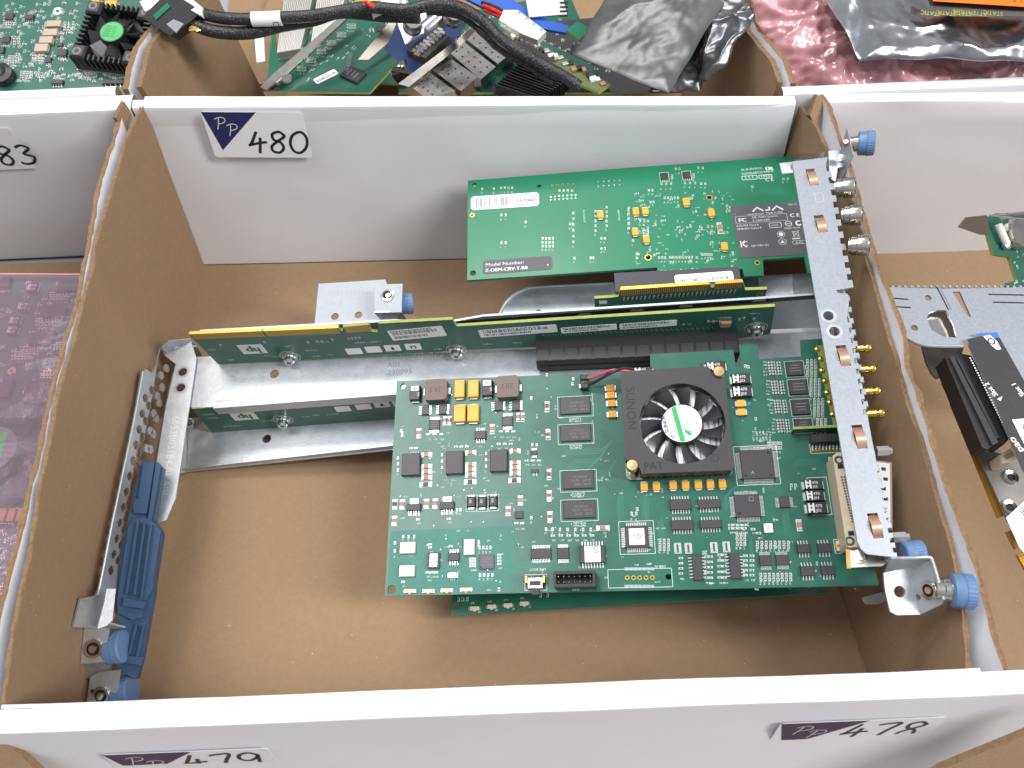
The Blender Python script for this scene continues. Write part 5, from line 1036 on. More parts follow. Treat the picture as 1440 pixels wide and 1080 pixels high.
mb, F = sheet([(140, 945, 30), (168, 942, 32), (162, 1000, 24), (120, 1003, 22), (127, 952, 28)], 1.1, galv); a, b = F.px(143, 978); mb.lathe(F, [(4.4, 0), (4.2, 1), (3.0, .9), (2.8, .1)], nickel, 22, a, b, cap=False); mb.cyl(F, a, b, 2.8, .02, .08, dark); mb.lathe(F, [(2.0, 0), (1.7, 1.6), (.01, 1.7)], nickel, 16, a, b); mb.cyl(F, *F.px(130, 972), 1.0, .02, .06, dark, 10); mb.build('foot_bracket', lc)
knob(bp(164, 975, 20), (1, .12, .1), 7.2, 8, lc, 5)
# ============================================================ left tray: board in a pink antistatic bag
FG = quadframe((20, 400, 52), (-30, 700, 52), (160, 396, 52))
pb = thing('circuit_board', 'circuit board with rows of small chips sealed inside the pink antistatic bag', 'circuit board', (-80, 140, 50))
mb = MB(); W0 = [(-230, 392), (150, 392), (150, 420), (62, 700), (5, 862), (-300, 862)]
mb.prism(FG, [FG.px(*p) for p in W0], -1.6, 0, pcb3, side=trace); mb.build('board', pb)
ms, mp = MB(), MB()
def QB(X, Y): return X / 3, 340 + Y / 3
for X0, Y0, X1, Y1 in [(240, 165, 335, 207), (185, 268, 275, 318), (127, 380, 225, 432), (105, 585, 215, 680), (0, 578, 45, 655), (0, 150, 40, 190)]:
    a = QB(X0, Y0); b = QB(X1, Y1); chip(FG, (*a, *b), 2.2, pb, 'b', 6, pw=.4) if Y1 < 500 else chip(FG, (*a, *b), 2.2, pb, '')
for X, Y in [(250, 228), (190, 338), (125, 458), (265, 440), (90, 480), (210, 560)]:
    x, y = QB(X, Y); cluster(mp, ms, FG, x - 14, y - 6, x + 14, y + 6, 6, 2, s=1.6)
for X, Y in [(135, 190), (95, 270), (60, 330), (50, 370)]: x, y = QB(X, Y); tcap(FG, x - 7, y - 6, x + 6, y + 6, 2.5, pb, False, True)
for X, Y in [(50, 545), (200, 550), (75, 1025)]: a, b = FG.px(*QB(X, Y)); ms.ring(FG, a, b, .8, 2.2, .1, gold)
c, q = chip(FG, (-110, 588, 58, 700), 9, pb, '', name='fan', body=blackf)
mb = MB(); a, b = FG.px(-12, 632, 9); mb.ring(FG, a, b, .01, 12, 9.1, chipt, 30); mb.rect(FG, a + 4, b, 3, 18, 9.13, greenp)
for k in range(4): mb.text(FG, 'SUNON', a + 2, b - 6 + k * 3, 2.4, 9.14, inkb)
mb.build('fan_label', c)
for k in range(4): tcap(FG, 4 + k * 13 - 20, 714, 14 + k * 13 - 20, 733, 2.9, pb)
scatter(mp, ms, FG, -20, 735, 40, 860, 120, 1.4, W0); scatter(mp, ms, FG, -10, 395, 145, 570, 90, 1.5, W0)
ms.build('silkscreen', pb, kind='stuff'); mp.build('small_components', pb, kind='stuff')
film = bpy.data.materials.new('pink_antistatic_film'); film.use_nodes = True; n_ = film.node_tree; n_.nodes.clear()
def film_nodes(n_, tint, diff, fac, rough):
    o = n_.nodes.new('ShaderNodeOutputMaterial'); t = n_.nodes.new('ShaderNodeBsdfTransparent'); t.inputs[0].default_value = (*tint, 1)
    d = n_.nodes.new('ShaderNodeBsdfPrincipled'); d.inputs['Base Color'].default_value = (*diff, 1); d.inputs['Roughness'].default_value = rough
    m_ = n_.nodes.new('ShaderNodeMixShader'); m_.inputs[0].default_value = fac
    n_.links.new(t.outputs[0], m_.inputs[1]); n_.links.new(d.outputs[0], m_.inputs[2]); n_.links.new(m_.outputs[0], o.inputs[0])
    x = n_.nodes.new('ShaderNodeTexNoise'); x.inputs['Scale'].default_value = 60; x.inputs['Detail'].default_value = 5; b = n_.nodes.new('ShaderNodeBump'); b.inputs['Strength'].default_value = .5; b.inputs['Distance'].default_value = .002
    tc_ = n_.nodes.new('ShaderNodeTexCoord'); n_.links.new(tc_.outputs['Object'], x.inputs[0]); n_.links.new(x.outputs[0], b.inputs['Height']); n_.links.new(b.outputs[0], d.inputs['Normal'])
film_nodes(n_, (.90, .79, .86), (.46, .37, .43), .2, .18)
def crumple(Q, nx, ny, amp, fr, m, thick, seed=0, edge=.25, ridged=True, lump=None):
    """a bag: crumpled grid between four corners (photo x, photo y, height), closed with an underside"""
    C = [bp(*q) for q in Q]; N_ = nrm(np.cross(C[1] - C[0], C[3] - C[0]))
    if N_[2] < 0: N_ = -N_
    top = []; bot = []
    for j in range(ny + 1):
        for i in range(nx + 1):
            s, t = i / nx, j / ny; p = lerp(lerp(C[0], C[1], s), lerp(C[3], C[2], s), t)
            v = Vector((p[0] * fr, p[1] * fr, seed)); h = noise.fractal(v, .9, 2.1, 4)
            if ridged: h = 1.2 * (1 - 2.2 * abs(noise.noise(v * 1.3))) * .6 + h * .5 + .3 * abs(noise.noise(v * 3.1))
            e = min(1, min(s, 1 - s, t, 1 - t) / edge) ** .6; h2 = h * amp * (.35 + .65 * e) + (lump(s, t) if lump else 0)
            w = np.array([noise.noise(v * 1.7 + Vector((5, 0, 0))), noise.noise(v * 1.7 + Vector((0, 9, 0))), 0]) * amp * .8
            top.append(p + N_ * (h2 + thick * e * .5) + w); bot.append(p + N_ * (h2 * .4 - thick * e * .5 - .25) + w)
    q = nx + 1; fs = [(j * q + i, j * q + i + 1, (j + 1) * q + i + 1, (j + 1) * q + i) for j in range(ny) for i in range(nx)]
    L = len(top); up = np.cross(np.array(top[1]) - top[0], np.array(top[q]) - top[0]) @ N_ > 0
    mb = MB(); rim = [i for i in range(nx + 1)] + [j * q + nx for j in range(1, ny + 1)] + [ny * q + i for i in range(nx - 1, -1, -1)] + [j * q for j in range(ny - 1, 0, -1)]
    F_ = (fs if up else [f[::-1] for f in fs]) + [tuple(k + L for k in (f[::-1] if up else f)) for f in fs] + [(rim[k], rim[(k + 1) % len(rim)], rim[(k + 1) % len(rim)] + L, rim[k] + L) for k in range(len(rim))]
    mb.add(top + bot, F_, m); return mb
mb = crumple([(-260, 384, 62), (158, 386, 62), (-20, 905, 62), (-420, 905, 62)], 90, 110, 1.0, .03, film, 3, 3)
bg = mb.build('antistatic_bag', label='pink translucent antistatic bag lying in the far left tray', category='bag')
mb = MB(); mb.tube([bp(x, 385.5 + (x > 80) * .5, 66) for x in (-200, -60, 20, 90, 157)], .5, mat('pink_seam', (.62, .30, .40), .3), 8, 4); mb.build('bag_seam', bg)
# ============================================================ right tray: riser cage with printed black panel
rg = thing('riser_cage', 'riser cage in the far right tray with a black panel printed Slot 2', 'riser cage', (420, 160, 60), 'server riser cages')
RZ = 84
P = [(1246, 404), (1330, 406), (1440, 404), (1560, 400), (1560, 560), (1440, 560), (1402, 468), (1360, 477), (1354, 487), (1320, 487), (1296, 484), (1263, 467), (1257, 455)]
FRT = Frame(bp(1246, 404, RZ), bp(1440, 403, RZ) - bp(1246, 404, RZ), (0, 1, 0))
mb = MB(); dh = [(1303, 448), (1307, 440), (1318, 436), (1330, 436), (1341, 456), (1346, 475), (1326, 473), (1310, 464)]; sl = [(1339, 410), (1350, 410), (1366, 446), (1360, 444)]; hq = [(1348, 440), (1356, 438), (1370, 473), (1354, 476)]
mb.prism(FRT, [FRT.px(*p) for p in P], -1.2, 0, zinc, [[FRT.px(*q) for q in dh], [FRT.px(*q) for q in sl], circ(*FRT.px(1305, 419), 1.7), circ(*FRT.px(1286, 461), 1.7)], side=galv)
mb.tube([FRT.pt(*FRT.px(x, y), 0) for x, y in [(1263, 467), (1275, 475), (1296, 484.5), (1320, 487), (1354, 487)]], .9, zinc, 8, 3)
for x0, y0, x1, y1 in [(1250, 419, 1277, 421), (1254, 431, 1281, 432.5), (1390, 414, 1440, 415), (1396, 425, 1440, 426)]: mb.stroke(FRT, [FRT.px(x0, y0), FRT.px(x1, y1)], .8, .03, dark)
mb.stroke(FRT, [FRT.px(1317, 403), FRT.px(1334, 436)], .7, .03, dark); mb.stroke(FRT, [FRT.px(1321, 403), FRT.px(1338, 436)], .7, .04, steel)
for k in range(24): a, b = FRT.px(1247 + k * 9, 403.5); mb.box(FRT, a, b + .4, 1.3, 1.2, -.9, -.2, zinc)
mb.build('top_plate', rg)
onF(FRT, [(1303, 448), (1307, 440), (1318, 436), (1330, 436), (1341, 456), (1346, 475), (1326, 473), (1310, 464)], -6, -4, nickel).build('inner_plate', rg)
pe = onF(FRT, [(1360, 477), (1402, 468), (1500, 640), (1480, 720), (1440, 660)], 1.0, 2.4, blackf, side=zinc).build('printed_panel', rg)
mb = MB(); z = 2.45
mb.prism(FRT, [FRT.px(*p, z) for p in [(1371, 469), (1402, 467), (1406, 475), (1388, 476)]], z - .02, z, mat('blue_sticker', (.05, .15, .5), .4))
mb.prism(FRT, [FRT.px(*p, z) for p in [(1383, 473), (1392, 471), (1402, 480), (1408, 491), (1402, 492), (1392, 484)]], z, z + .04, paper); mb.ring(FRT, *FRT.px(1394, 480, z), 1.2, 1.9, z + .05, ink, 14)
a, b = FRT.px(1404, 556, z); mb.text(FRT, 'Slot 2', a, b, 3.5, z, labelt, rot=math.radians(112), sx=.9, bold=.06); a, b = FRT.px(1442, 556, z); mb.text(FRT, 'Slot 1', a, b, 3.5, z, labelt, rot=math.radians(112), sx=.9, bold=.06)
mb.quad(FRT, [FRT.px(*p, z) for p in [(1402, 561), (1410, 557), (1407, 564)]], z + .02, labelt); mb.text(FRT, 'pao', *FRT.px(1441, 634, z), 5.0, z, labelt, rot=math.radians(112), bold=.06)
for k in range(32): t = k / 31; mb.ring(FRT, *FRT.px(lerp(1366, 1420, t), lerp(502, 610, t), z), .01, .45, z - 1, labelt, 6)
mb.prism(FRT, [FRT.px(*p, z) for p in [(1423, 590), (1450, 588), (1480, 640), (1448, 640)]], z, z + .06, paper); a, b = FRT.px(1436, 596, z); mb.outl(FRT, a + 3, b - 3, 5, 5, z + .08, ink, .5); mb.build('print', pe)
sb = onF(FRT, [(1329, 503), (1345, 496), (1366, 500), (1424, 612), (1412, 625), (1404, 621), (1388, 632), (1381, 629)], -13, -3, blackp).build('card_slot', rg)
onF(FRT, [(1336, 503), (1341, 501), (1404, 622), (1396, 626)], -3, -1.6, blackf).build('slot_rib', sb)
onF(FRT, [(1346, 505), (1349, 504), (1406, 615), (1402, 617)], -3, -2.0, blackf).build('slot_rib', sb)
side = onF(FRT, [(1296, 484), (1356, 487), (1352, 500), (1330, 503), (1382, 630), (1408, 632), (1440, 640), (1480, 740), (1436, 765), (1415, 727), (1342, 566), (1330, 528), (1317, 532), (1310, 525), (1302, 508)], -22, -20.8, mat('dull_nickel_plate', (.26, .25, .23), .45, .6, .1, 120)).build('side_plate', rg)
for x, y in ((1422, 671), (1420, 713)): a, b = FRT.px(x, y, -20); mb = MB(); mb.lathe(FRT, [(3.6, -20.8), (3.3, -19.6), (1.8, -20), (1.7, -20.7)], nickel, 18, a, b, cap=False); mb.cyl(FRT, a, b, 1.8, -20.7, -20.5, dark); mb.build('rivet', side)
mb = MB()
for (x0, y0, x1, y1, w_, n) in [(1325, 538, 1336, 560, 9, 8), (1337, 567, 1404, 728, 9, 46), (1415, 748, 1428, 772, 10, 8), (1430, 780, 1450, 815, 10, 10)]:
    for k in range(n):
        t = (k + .5) / n; x, y = lerp(x0, x1, t), lerp(y0, y1, t); a, b = FRT.px(x, y, -26); c, d = FRT.px(x + w_, y - w_ * .35, -26); mb.stroke(FRT, [(a, b), (c, d)], math.dist(FRT.px(x0, y0, -26), FRT.px(x1, y1, -26)) / n * .8, -25.9, goldf)
    mb.prism(FRT, [FRT.px(*p, -26) for p in [(x0, y0), (x1, y1), (x1 + w_, y1 - w_ * .4), (x0 + w_, y0 - w_ * .4)]], -27.4, -26, mat('amber_laminate', (.38, .19, .03), .45))
mb.build('gold_contacts', rg)
mb = onF(FRT, [(1405, 640), (1426, 627), (1433, 642), (1420, 651), (1410, 652)], -20, -11, cream); 
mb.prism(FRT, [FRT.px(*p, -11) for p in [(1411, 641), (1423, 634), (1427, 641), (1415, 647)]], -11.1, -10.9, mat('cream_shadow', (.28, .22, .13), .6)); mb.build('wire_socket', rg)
mb = onF(FRT, [(1415, 728), (1440, 705), (1490, 760), (1460, 800), (1434, 770)], -14, -13.6, paper); G = FRT.sub(*FRT.px(1424, 722, -13), 0, math.radians(-62))
barcode(mb, G, 0, 4, 34, 5, -13.5, 30, ink); mb.text(G, 'CT', 0, 11, 3.4, -13.5, ink); mb.text(G, 'SPN: YV2', 12, -2, 3.0, -13.5, redr); mb.build('barcode_sticker', rg)
# leaning green card at the far right
gc = thing('circuit_board', 'green circuit board with gold contacts leaning in the far right tray', 'circuit board', (450, 220, 60))
FE = Frame(bp(1384, 306, 100), bp(1440, 300, 92) - bp(1384, 306, 100), bp(1384, 306, 100) - bp(1413, 396, 84))
mb = onF(FE, [(1383, 307), (1400, 300), (1470, 300), (1520, 420), (1500, 560), (1440, 480), (1438, 414), (1410, 412), (1413, 398), (1430, 394), (1420, 362), (1397, 358)], -1.6, 0, pcb3, side=pcbE); mb.build('board', gc)
mb = onF(FE, [(1412, 416), (1428, 417), (1436, 438), (1421, 440)], -1.5, .1, goldf); mb.prism(FE, [FE.px(*p, .1) for p in [(1423, 444), (1438, 441), (1462, 520), (1448, 520)]], -1.5, .1, goldf); mb.build('gold_contacts', gc)
ms = MB()
for _ in range(26): tick(ms, FE, *FE.px(random.uniform(1425, 1470), random.uniform(350, 410)), 2, 1.1)
a, b = FE.px(1437, 326, 4); ms.lathe(FE, [(8.5, 0), (8.5, 3), (7.8, 5), (.01, 5.2)], nickel, 24, a, b); ms.build('coaxial_connector', gc)
mb = MB(); mb.tube([FE.pt(*FE.px(x, y), 3) for x, y in [(1396, 318), (1402, 332), (1408, 345)]], 1.7, whitep, 10, 4); mb.lathe(FE, [(2, 1), (2.2, 3), (.01, 4)], tin, 12, *FE.px(1410, 346)); mb.build('lead', gc)
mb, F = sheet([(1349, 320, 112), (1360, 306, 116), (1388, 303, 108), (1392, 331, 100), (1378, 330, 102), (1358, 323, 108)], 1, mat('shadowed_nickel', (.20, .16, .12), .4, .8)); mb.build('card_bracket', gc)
mb = crumple([(1390, 303, 108), (1500, 290, 112), (1500, 310, 108), (1400, 306, 106)], 20, 6, 2, .08, nickel, 1, 3); mb.build('card_bracket', gc)
# ============================================================ trays behind
hb = thing('cardboard_tray', 'cardboard tray behind the 480 panel, heaped with cards, cables and grey bags', 'box', (180, 420, 0), 'white cardboard trays')
q0, q1 = bp(192, 131, HR), bp(1098, 131, HR)
panel(q0[0] - 1, q1[0] + 2, lerp(pt0, pt1, .5)[1] + 7.4 + 1, HR + .2, 7, hb, 'wall', soft=2.0, sk=-18); 
BY = 318; base([(-12, BY), (360, BY), (370, 640), (-20, 640)], hb)
w1 = [bp(x, y, z) for x, y, z in [(199, 122, 110), (207, 90, 109), (214, 62, 110), (232, 40, 110), (262, 0, 111), (280, -60, 111)]]
wall([(p[0] + 9, p[1], 0) for p in w1], w1, (-1, 0, 0), 3.0, hb, 'wall', seed=12, k=50)
w2 = [bp(x, y, z) for x, y, z in [(1094, 116, 110), (1082, 85, 110), (1062, 62, 110), (1045, 40, 110), (1030, 0, 111), (1010, -60, 111)]]
wall([(p[0] - 4, p[1], 0) for p in w2], w2, (1, 0, 0), 3.0, hb, 'wall', seed=13, k=50)
mb = MB(); mb.box(WF, 175, 641, 400, 4, 0, 112, kraft, .5); mb.build('wall', hb)
mb, F = sheet([(350, 118, 6), (362, 40, 6), (380, -10, 6), (520, -10, 4), (430, 120, 4)], 1.5, kraft, side=kraft_d); mb.build('inner_flap', hb)
lb2 = thing('cardboard_tray', 'cardboard tray at the upper left holding the board with a black fan heat sink', 'box', (-160, 420, 0), 'white cardboard trays')
qa = bp(0, 120, HR); panel(-330, bp(164, 120, HR)[0], ya[1] + 12.4, HR + .2, 6, lb2, 'wall', soft=1.5)
base([(-340, BY), (-26, BY), (-34, 640), (-340, 640)], lb2)
wl = [p + np.array([-8, 0, -1.0]) for p in w1]; wall([(p[0] - 3, p[1], 0) for p in wl], wl, (1, 0, 0), -3.0, lb2, 'wall', seed=14, inner=whitecard, outer=kraft, k=50)
rb2 = thing('cardboard_tray', 'cardboard tray at the upper right filled with pink bubble wrap', 'box', (520, 420, 0), 'white cardboard trays')
qc = bp(1101, 122, HR); panel(bp(1101, 128, HR)[0], 720, bp(1200, 129, HR)[1], HR + .2, 7, rb2, 'wall', soft=2.0)
base([(372, BY), (720, BY), (720, 640), (385, 640)], rb2)
wr = [p + np.array([8, 0, -1.0]) for p in w2]; wall([(p[0] + 3, p[1], 0) for p in wr], wr, (-1, 0, 0), -3.0, rb2, 'wall', seed=15, inner=whitecard, outer=kraft, k=50)
# --- upper left: board with fan heat sink
FU = quadframe((0, 0, 78), (0, 118, 66), (200, -4, 78))
ub = thing('circuit_board', 'green circuit board at the upper left with a black fan heat sink', 'circuit board', (-80, 400, 70))
mb = MB(); mb.prism(FU, [FU.px(*p) for p in [(-150, -40), (225, -40), (222, 5), (193, 70), (196, 135), (-150, 135)]], -1.6, 0, pcb1, side=trace); mb.build('board', ub)
ms, mp = MB(), MB()
U3 = lambda X, Y: (X / 3, Y / 3)
for X0, Y0, X1, Y1 in [(195, 85, 255, 110), (180, 120, 240, 148), (165, 152, 220, 180), (145, 183, 200, 215)]:
    mb = MB(); cx, cy, W, D = FU.bb(*U3(X0, Y0), *U3(X1, Y1), 2.5); mb.box(FU, cx, cy, W, D, .1, 2.5, mat('film_capacitor', (.42, .33, .26), .5), .2); mb.box(FU, cx, cy, W * 1.1, D * .6, .05, 1, tin); mb.build('capacitor', ub)
for b in [(385, -10, 418, 15), (440, 0, 490, 35)]: tcap(FU, *U3(*b[:2]), *U3(*b[2:]), 3, ub, False)
for b in [(20, 55, 55, 80), (105, 60, 140, 80), (10, 150, 40, 180), (240, 205, 280, 235), (0, 195, 15, 225), (215, 335, 265, 352), (430, 335, 520, 352), (240, 180, 262, 195), (190, 240, 215, 262)]: chip(FU, (*U3(*b[:2]), *U3(*b[2:])), 1.6, ub, 'b', 4, pw=.5)
a, b = FU.px(*U3(5, 310), 4); mb = MB(); mb.lathe(FU, [(7, 0), (7, 5), (4, 6), (.01, 4)], blackp, 20, a, b); mb.build('jack', ub)
for X, Y, nx, ny in [(40, 90, 5, 2), (60, 250, 5, 2), (110, 315, 4, 2), (500, 300, 6, 1), (380, 310, 5, 2), (160, 240, 4, 3), (240, 150, 3, 2), (290, 110, 3, 3), (60, 170, 3, 3), (20, 110, 4, 1)]:
    x, y = U3(X, Y); cluster(mp, ms, FU, x - 9, y - 6, x + 9, y + 6, nx, ny, s=1.6)
scatter(mp, ms, FU, 0, 2, 110, 115, 140, 1.4); scatter(mp, ms, FU, 110, 95, 190, 116, 40, 1.3)
ms.ring(FU, *FU.px(*U3(243, 47)), 1.2, 3.0, .1, silk); ms.build('silkscreen', ub, kind='stuff'); mp.build('small_components', ub, kind='stuff')
hsb = [(110, 62), (117, 10), (147, 8), (153, 22), (190, 30), (213, 36), (207, 80), (197, 93)]
cx, cy = FU.px(161, 50, 9); mb = MB(); G = FU.sub(cx, cy, 0, -.16)
mb.box(G, 0, 0, 43, 43, 1, 3.5, blackp, .3); mb.box(G, 0, 0, 44, 44, .2, 1, galvd)
for k in range(13):
    for s in (-1, 1):
        u = -19.5 + k * 3.25; mb.box(G, u, s * 19.3, 1.4, 4.4, 3.5, 11.5, blackp, .3); mb.box(G, s * 19.3, u, 4.4, 1.4, 3.5, 11.5, blackp, .3)
for sx_ in (-1, 1):
    for sy_ in (-1, 1): mb.box(G, sx_ * 16.5, sy_ * 16.5, 9.5, 9.5, 3.5, 13, blackp, 1.2); mb.ring(G, sx_ * 17, sy_ * 17, 1.5, 2.8, 13.03, chipt)
fo = mb.build('heat_sink', ub); mb = MB(); mb.cyl(G, 0, 0, 7.6, 4, 12.5, blackf, 24); mb.ring(G, 0, 0, .01, 7.0, 12.55, mat('green_sticker', (.03, .42, .10), .4), 26)
for k in range(5): mb.text(G, 'ADDA 12V', -5, 3 - k * 1.8, 1.6, 12.58, ink)
for k in range(8):
    a = k * math.pi / 4; c1, s1_ = math.cos(a), math.sin(a); c2, s2_ = math.cos(a + .5), math.sin(a + .5)
    mb.add([G.pt(7 * c1, 7 * s1_, 11), G.pt(16 * c1, 16 * s1_, 11.5), G.pt(16 * c2, 16 * s2_, 6), G.pt(7 * c2, 7 * s2_, 6)], [(0, 1, 2, 3)], bladem); mb.add([G.pt(7 * c1, 7 * s1_, 10.4), G.pt(16 * c1, 16 * s1_, 10.9), G.pt(16 * c2, 16 * s2_, 5.4), G.pt(7 * c2, 7 * s2_, 5.4)], [(3, 2, 1, 0)], bladem)
mb.build('fan', fo)
# --- middle heap
def board_px(name, label, pts, z0, ZR, m, side=pcbE, cat='circuit board', comps=0, frame=None, thick=1.6):
    F = frame or frame3([bp(x, y, z) for (x, y), z in zip(pts, ZR)]); t = thing(name, label, cat, F.pt(*F.px(*pts[0]), 0)); mb = MB(); mb.prism(F, [F.px(*p) for p in pts], -thick, 0, m, side=side); mb.build('board', t); return t, F
# ribbed heat sinks
for i, (pts, lab) in enumerate([([(404, -10, 60), (446, -10, 60), (425, 78, 56), (392, 84, 56)], 'pale ribbed aluminium heat sink, the left one of two'), ([(450, -10, 66), (492, -14, 66), (476, 50, 62), (438, 82, 60)], 'pale ribbed aluminium heat sink, the right one of two, nearer the nickel bracket')]):
    t = thing('heat_sink', lab, 'heat sink', bp(*pts[0]), 'aluminium heat sinks'); F = frame3([bp(*p) for p in pts]); mb = MB(); mb.prism(F, [F.px(x, y) for x, y, z in pts], -3, 0, galvd); mb.build('base', t)
    mb = MB(); P4 = [F.px(x, y) for x, y, z in pts]
    for k in range(15):
        s = (k + .5) / 15; a = lerp(np.array(P4[0]), np.array(P4[1]), s); b = lerp(np.array(P4[3]), np.array(P4[2]), s); c = (a + b) / 2; L = np.linalg.norm(b - a) - 1.5
        mb.box(F, c[0], c[1], L, .9, 0, 5, mat('aluminium_fin', (.58, .57, .54), .4, .7), .2, math.atan2(b[1] - a[1], b[0] - a[0]))
    mb.build('fins', t)
# green board with nickel bracket
t, F = board_px('circuit_board', 'green circuit board with a long nickel bracket and black chip behind the 480 sticker', [(382, 128), (500, 18), (512, 48), (560, 86), (520, 130)], 0, [80, 80, 80, 80, 80], pcb3)
ms, mp = MB(), MB(); chip(F, (474, 86, 519, 120), 2, t, '', mark=1); ms.text(F, 'NB-4221BIM', *F.px(490, 103, 2.1), 3.4, 2.08, chipt, rot=.5)
def f6(mb, G, w, h, z): barcode(mb, G, w * .08, -h * .8, w * .84, h * .45, z, 26, ink)
plate_label(F, [(440, 112), (470, 97), (475, 104)], paper, t, 'barcode_sticker', f6, r=.5)
for k in range(6): cluster(mp, ms, F, 418 + k * 14, 92 - k * 12, 430 + k * 14, 100 - k * 12, 3, 2, s=1.4)
for k in range(30): tick(ms, F, *F.px(random.uniform(420, 500), random.uniform(60, 115)), 3, 1.2)
traces(ms, F, 430, 110, 5, [(6, 8), (14, 12), (5, 0)], m=trace)
ms.build('silkscreen', t, kind='stuff'); mp.build('small_components', t, kind='stuff')
mb, F = sheet([(374, 126, 84), (392, 112, 86), (500, 15, 92), (494, 10, 92), (384, 104, 86), (366, 122, 84)], 1, nickel); mb.lathe(F, [(3.4, 0), (3, 1), (.01, 1.2)], nickel, 16, *F.px(404, 111)); mb.build('bracket', t)
# card with metal network cages and black heat sink
t, F = board_px('circuit_board', 'network card with four perforated nickel cages and a black finned heat sink', [(560, 130), (700, 38), (720, 36), (830, 90), (860, 130)], 0, [78, 78, 78, 78, 78], pcb3)
mb, Fb = sheet([(560, 118, 92), (650, 50, 98), (672, 28, 100), (678, 33, 98), (655, 58, 95), (575, 122, 88)], 1, nickel); mb.build('bracket', t)
for pts in ([(600, 92), (622, 75), (672, 108), (648, 128)], [(625, 72), (637, 62), (690, 98), (674, 108)], [(640, 60), (650, 68), (700, 106), (688, 118)], [(630, 68), (648, 56), (700, 100), (680, 110)])[:1] + ([(630, 72), (650, 57), (697, 94), (676, 112)], [(654, 54), (676, 40), (722, 72), (700, 90)], [(572, 116), (596, 96), (640, 128), (600, 140)]):
    Fc = F; mb = MB(); P4 = [Fc.px(*p, 9) for p in pts]; mb.prism(Fc, P4, .3, 9, nickel)
    for i in range(5):
        for j in range(2): a = lerp(lerp(np.array(P4[0]), np.array(P4[3]), (i + .7) / 5.4), lerp(np.array(P4[1]), np.array(P4[2]), (i + .7) / 5.4), .3 + .4 * j); mb.cyl(Fc, a[0], a[1], .65, 8.9, 9.06, dark, 8)
    mb.build('network_cage', t)
mb = MB(); hp4 = [F.px(*p, 9) for p in [(692, 112), (735, 80), (800, 104), (790, 130), (700, 135)]]; mb.prism(F, hp4, 1, 3, blackp)
for k in range(14):
    s = k / 13; a = F.px(lerp(697, 742, s), lerp(120, 78, s), 10); b = F.px(lerp(760, 808, s), lerp(140, 108, s), 10); c = ((a[0] + b[0]) / 2, (a[1] + b[1]) / 2); mb.box(F, *c, math.dist(a, b), .8, 3, 11, blackp, .15, math.atan2(b[1] - a[1], b[0] - a[0]))
mb.build('heat_sink', t)
ms, mp = MB(), MB(); scatter(mp, ms, F, 690, 48, 740, 78, 30, 1.5)
for i in range(8):
    for j in range(2): a, b = F.px(676 + i * 3, 74 - i * 2.2 + j * 5); ms.cyl(F, a, b, .5, 0, 4, gold, 8)
ms.build('silkscreen', t, kind='stuff'); mp.build('small_components', t, kind='stuff')
# connector block of cages
mb, F = sheet([(572, 70, 96), (610, 40, 100), (632, 50, 98), (598, 82, 94)], 8, blackp); bo = thing('connector_block', 'black connector block with bright metal springs behind the white panel', 'connector', F.O); mb.build('housing', bo)
mb = MB()
for k in range(8):
    for j in range(2): a, b = F.px(584 + k * 5 + j * 3, 72 - k * 4.2 + j * 4); mb.box(F, a, b, 2.2, 3.6, 0, 1.2, steel, .3, .5)
mb.build('springs', bo)
# blue board, bracket with coax jacks
t, F = board_px('circuit_board', 'blue circuit board beneath the cable with two round coaxial jacks', [(540, 62), (560, 20), (660, 18), (640, 70), (590, 104), (545, 96)], 0, [62] * 6, mat('blue_solder_mask', (.008, .03, .12), .35, 0, .2, 60))
mb, Fb = sheet([(556, 24, 78), (600, 18, 80), (596, 46, 76), (570, 62, 74)], 1, galv); mb.build('bracket', t)
for x, y in ((580, 38), (637, 27)): c = bp(x, y, 82); conn(0, c, (.2, -.5, 1), [(6, 0), (6, 3), (5, 4), (5, 9), (3.6, 9), (3.4, 6), (.01, 6)], nickel, t, 'coaxial_jack')
c = bp(612, 33, 76); conn(0, c, (.9, .6, .3), [(6, -8), (6, 10), (5, 12)], steel, t, 'coaxial_jack')
mb, F = sheet([(503, 84, 88), (548, 30, 94), (560, 26, 94), (546, 60, 88), (518, 84, 84)], 1.2, mat('dark_nickel', (.13, .12, .10), .35, .7)); so = thing('metal_bracket', 'curved nickel bracket between the nickel strip board and the connector block', 'bracket', F.O); mb.build('plate', so)
for (x, y, w, h_) in [(500, 55, 22, 26), (470, 52, 16, 18), (560, 95, 22, 18), (520, 92, 26, 12)]:
    F = frame3([bp(x - w / 2, y - h_ / 2, 62), bp(x + w / 2, y - h_ / 2, 64), bp(x, y + h_ / 2, 60)]); mb = MB(); cx, cy, W, D = F.bb(x - w / 2, y - h_ / 2, x + w / 2, y + h_ / 2); mb.box(F, cx, cy, W, D, -12, 0, random.choice((blackp, pcb2, galvd)), .6, .4)
    for k in range(4): mb.cyl(F, cx + (k - 1.5) * 2.4, cy, .7, 0, 2, random.choice((gold, tin)), 8)
    mb.build('connector', label={500: 'dark connector socket right of the ribbed heat sinks', 470: 'small connector socket below the cable bundle', 560: 'green connector socket left of the network cages', 520: 'flat connector socket by the black chip'}[x], category='connector')
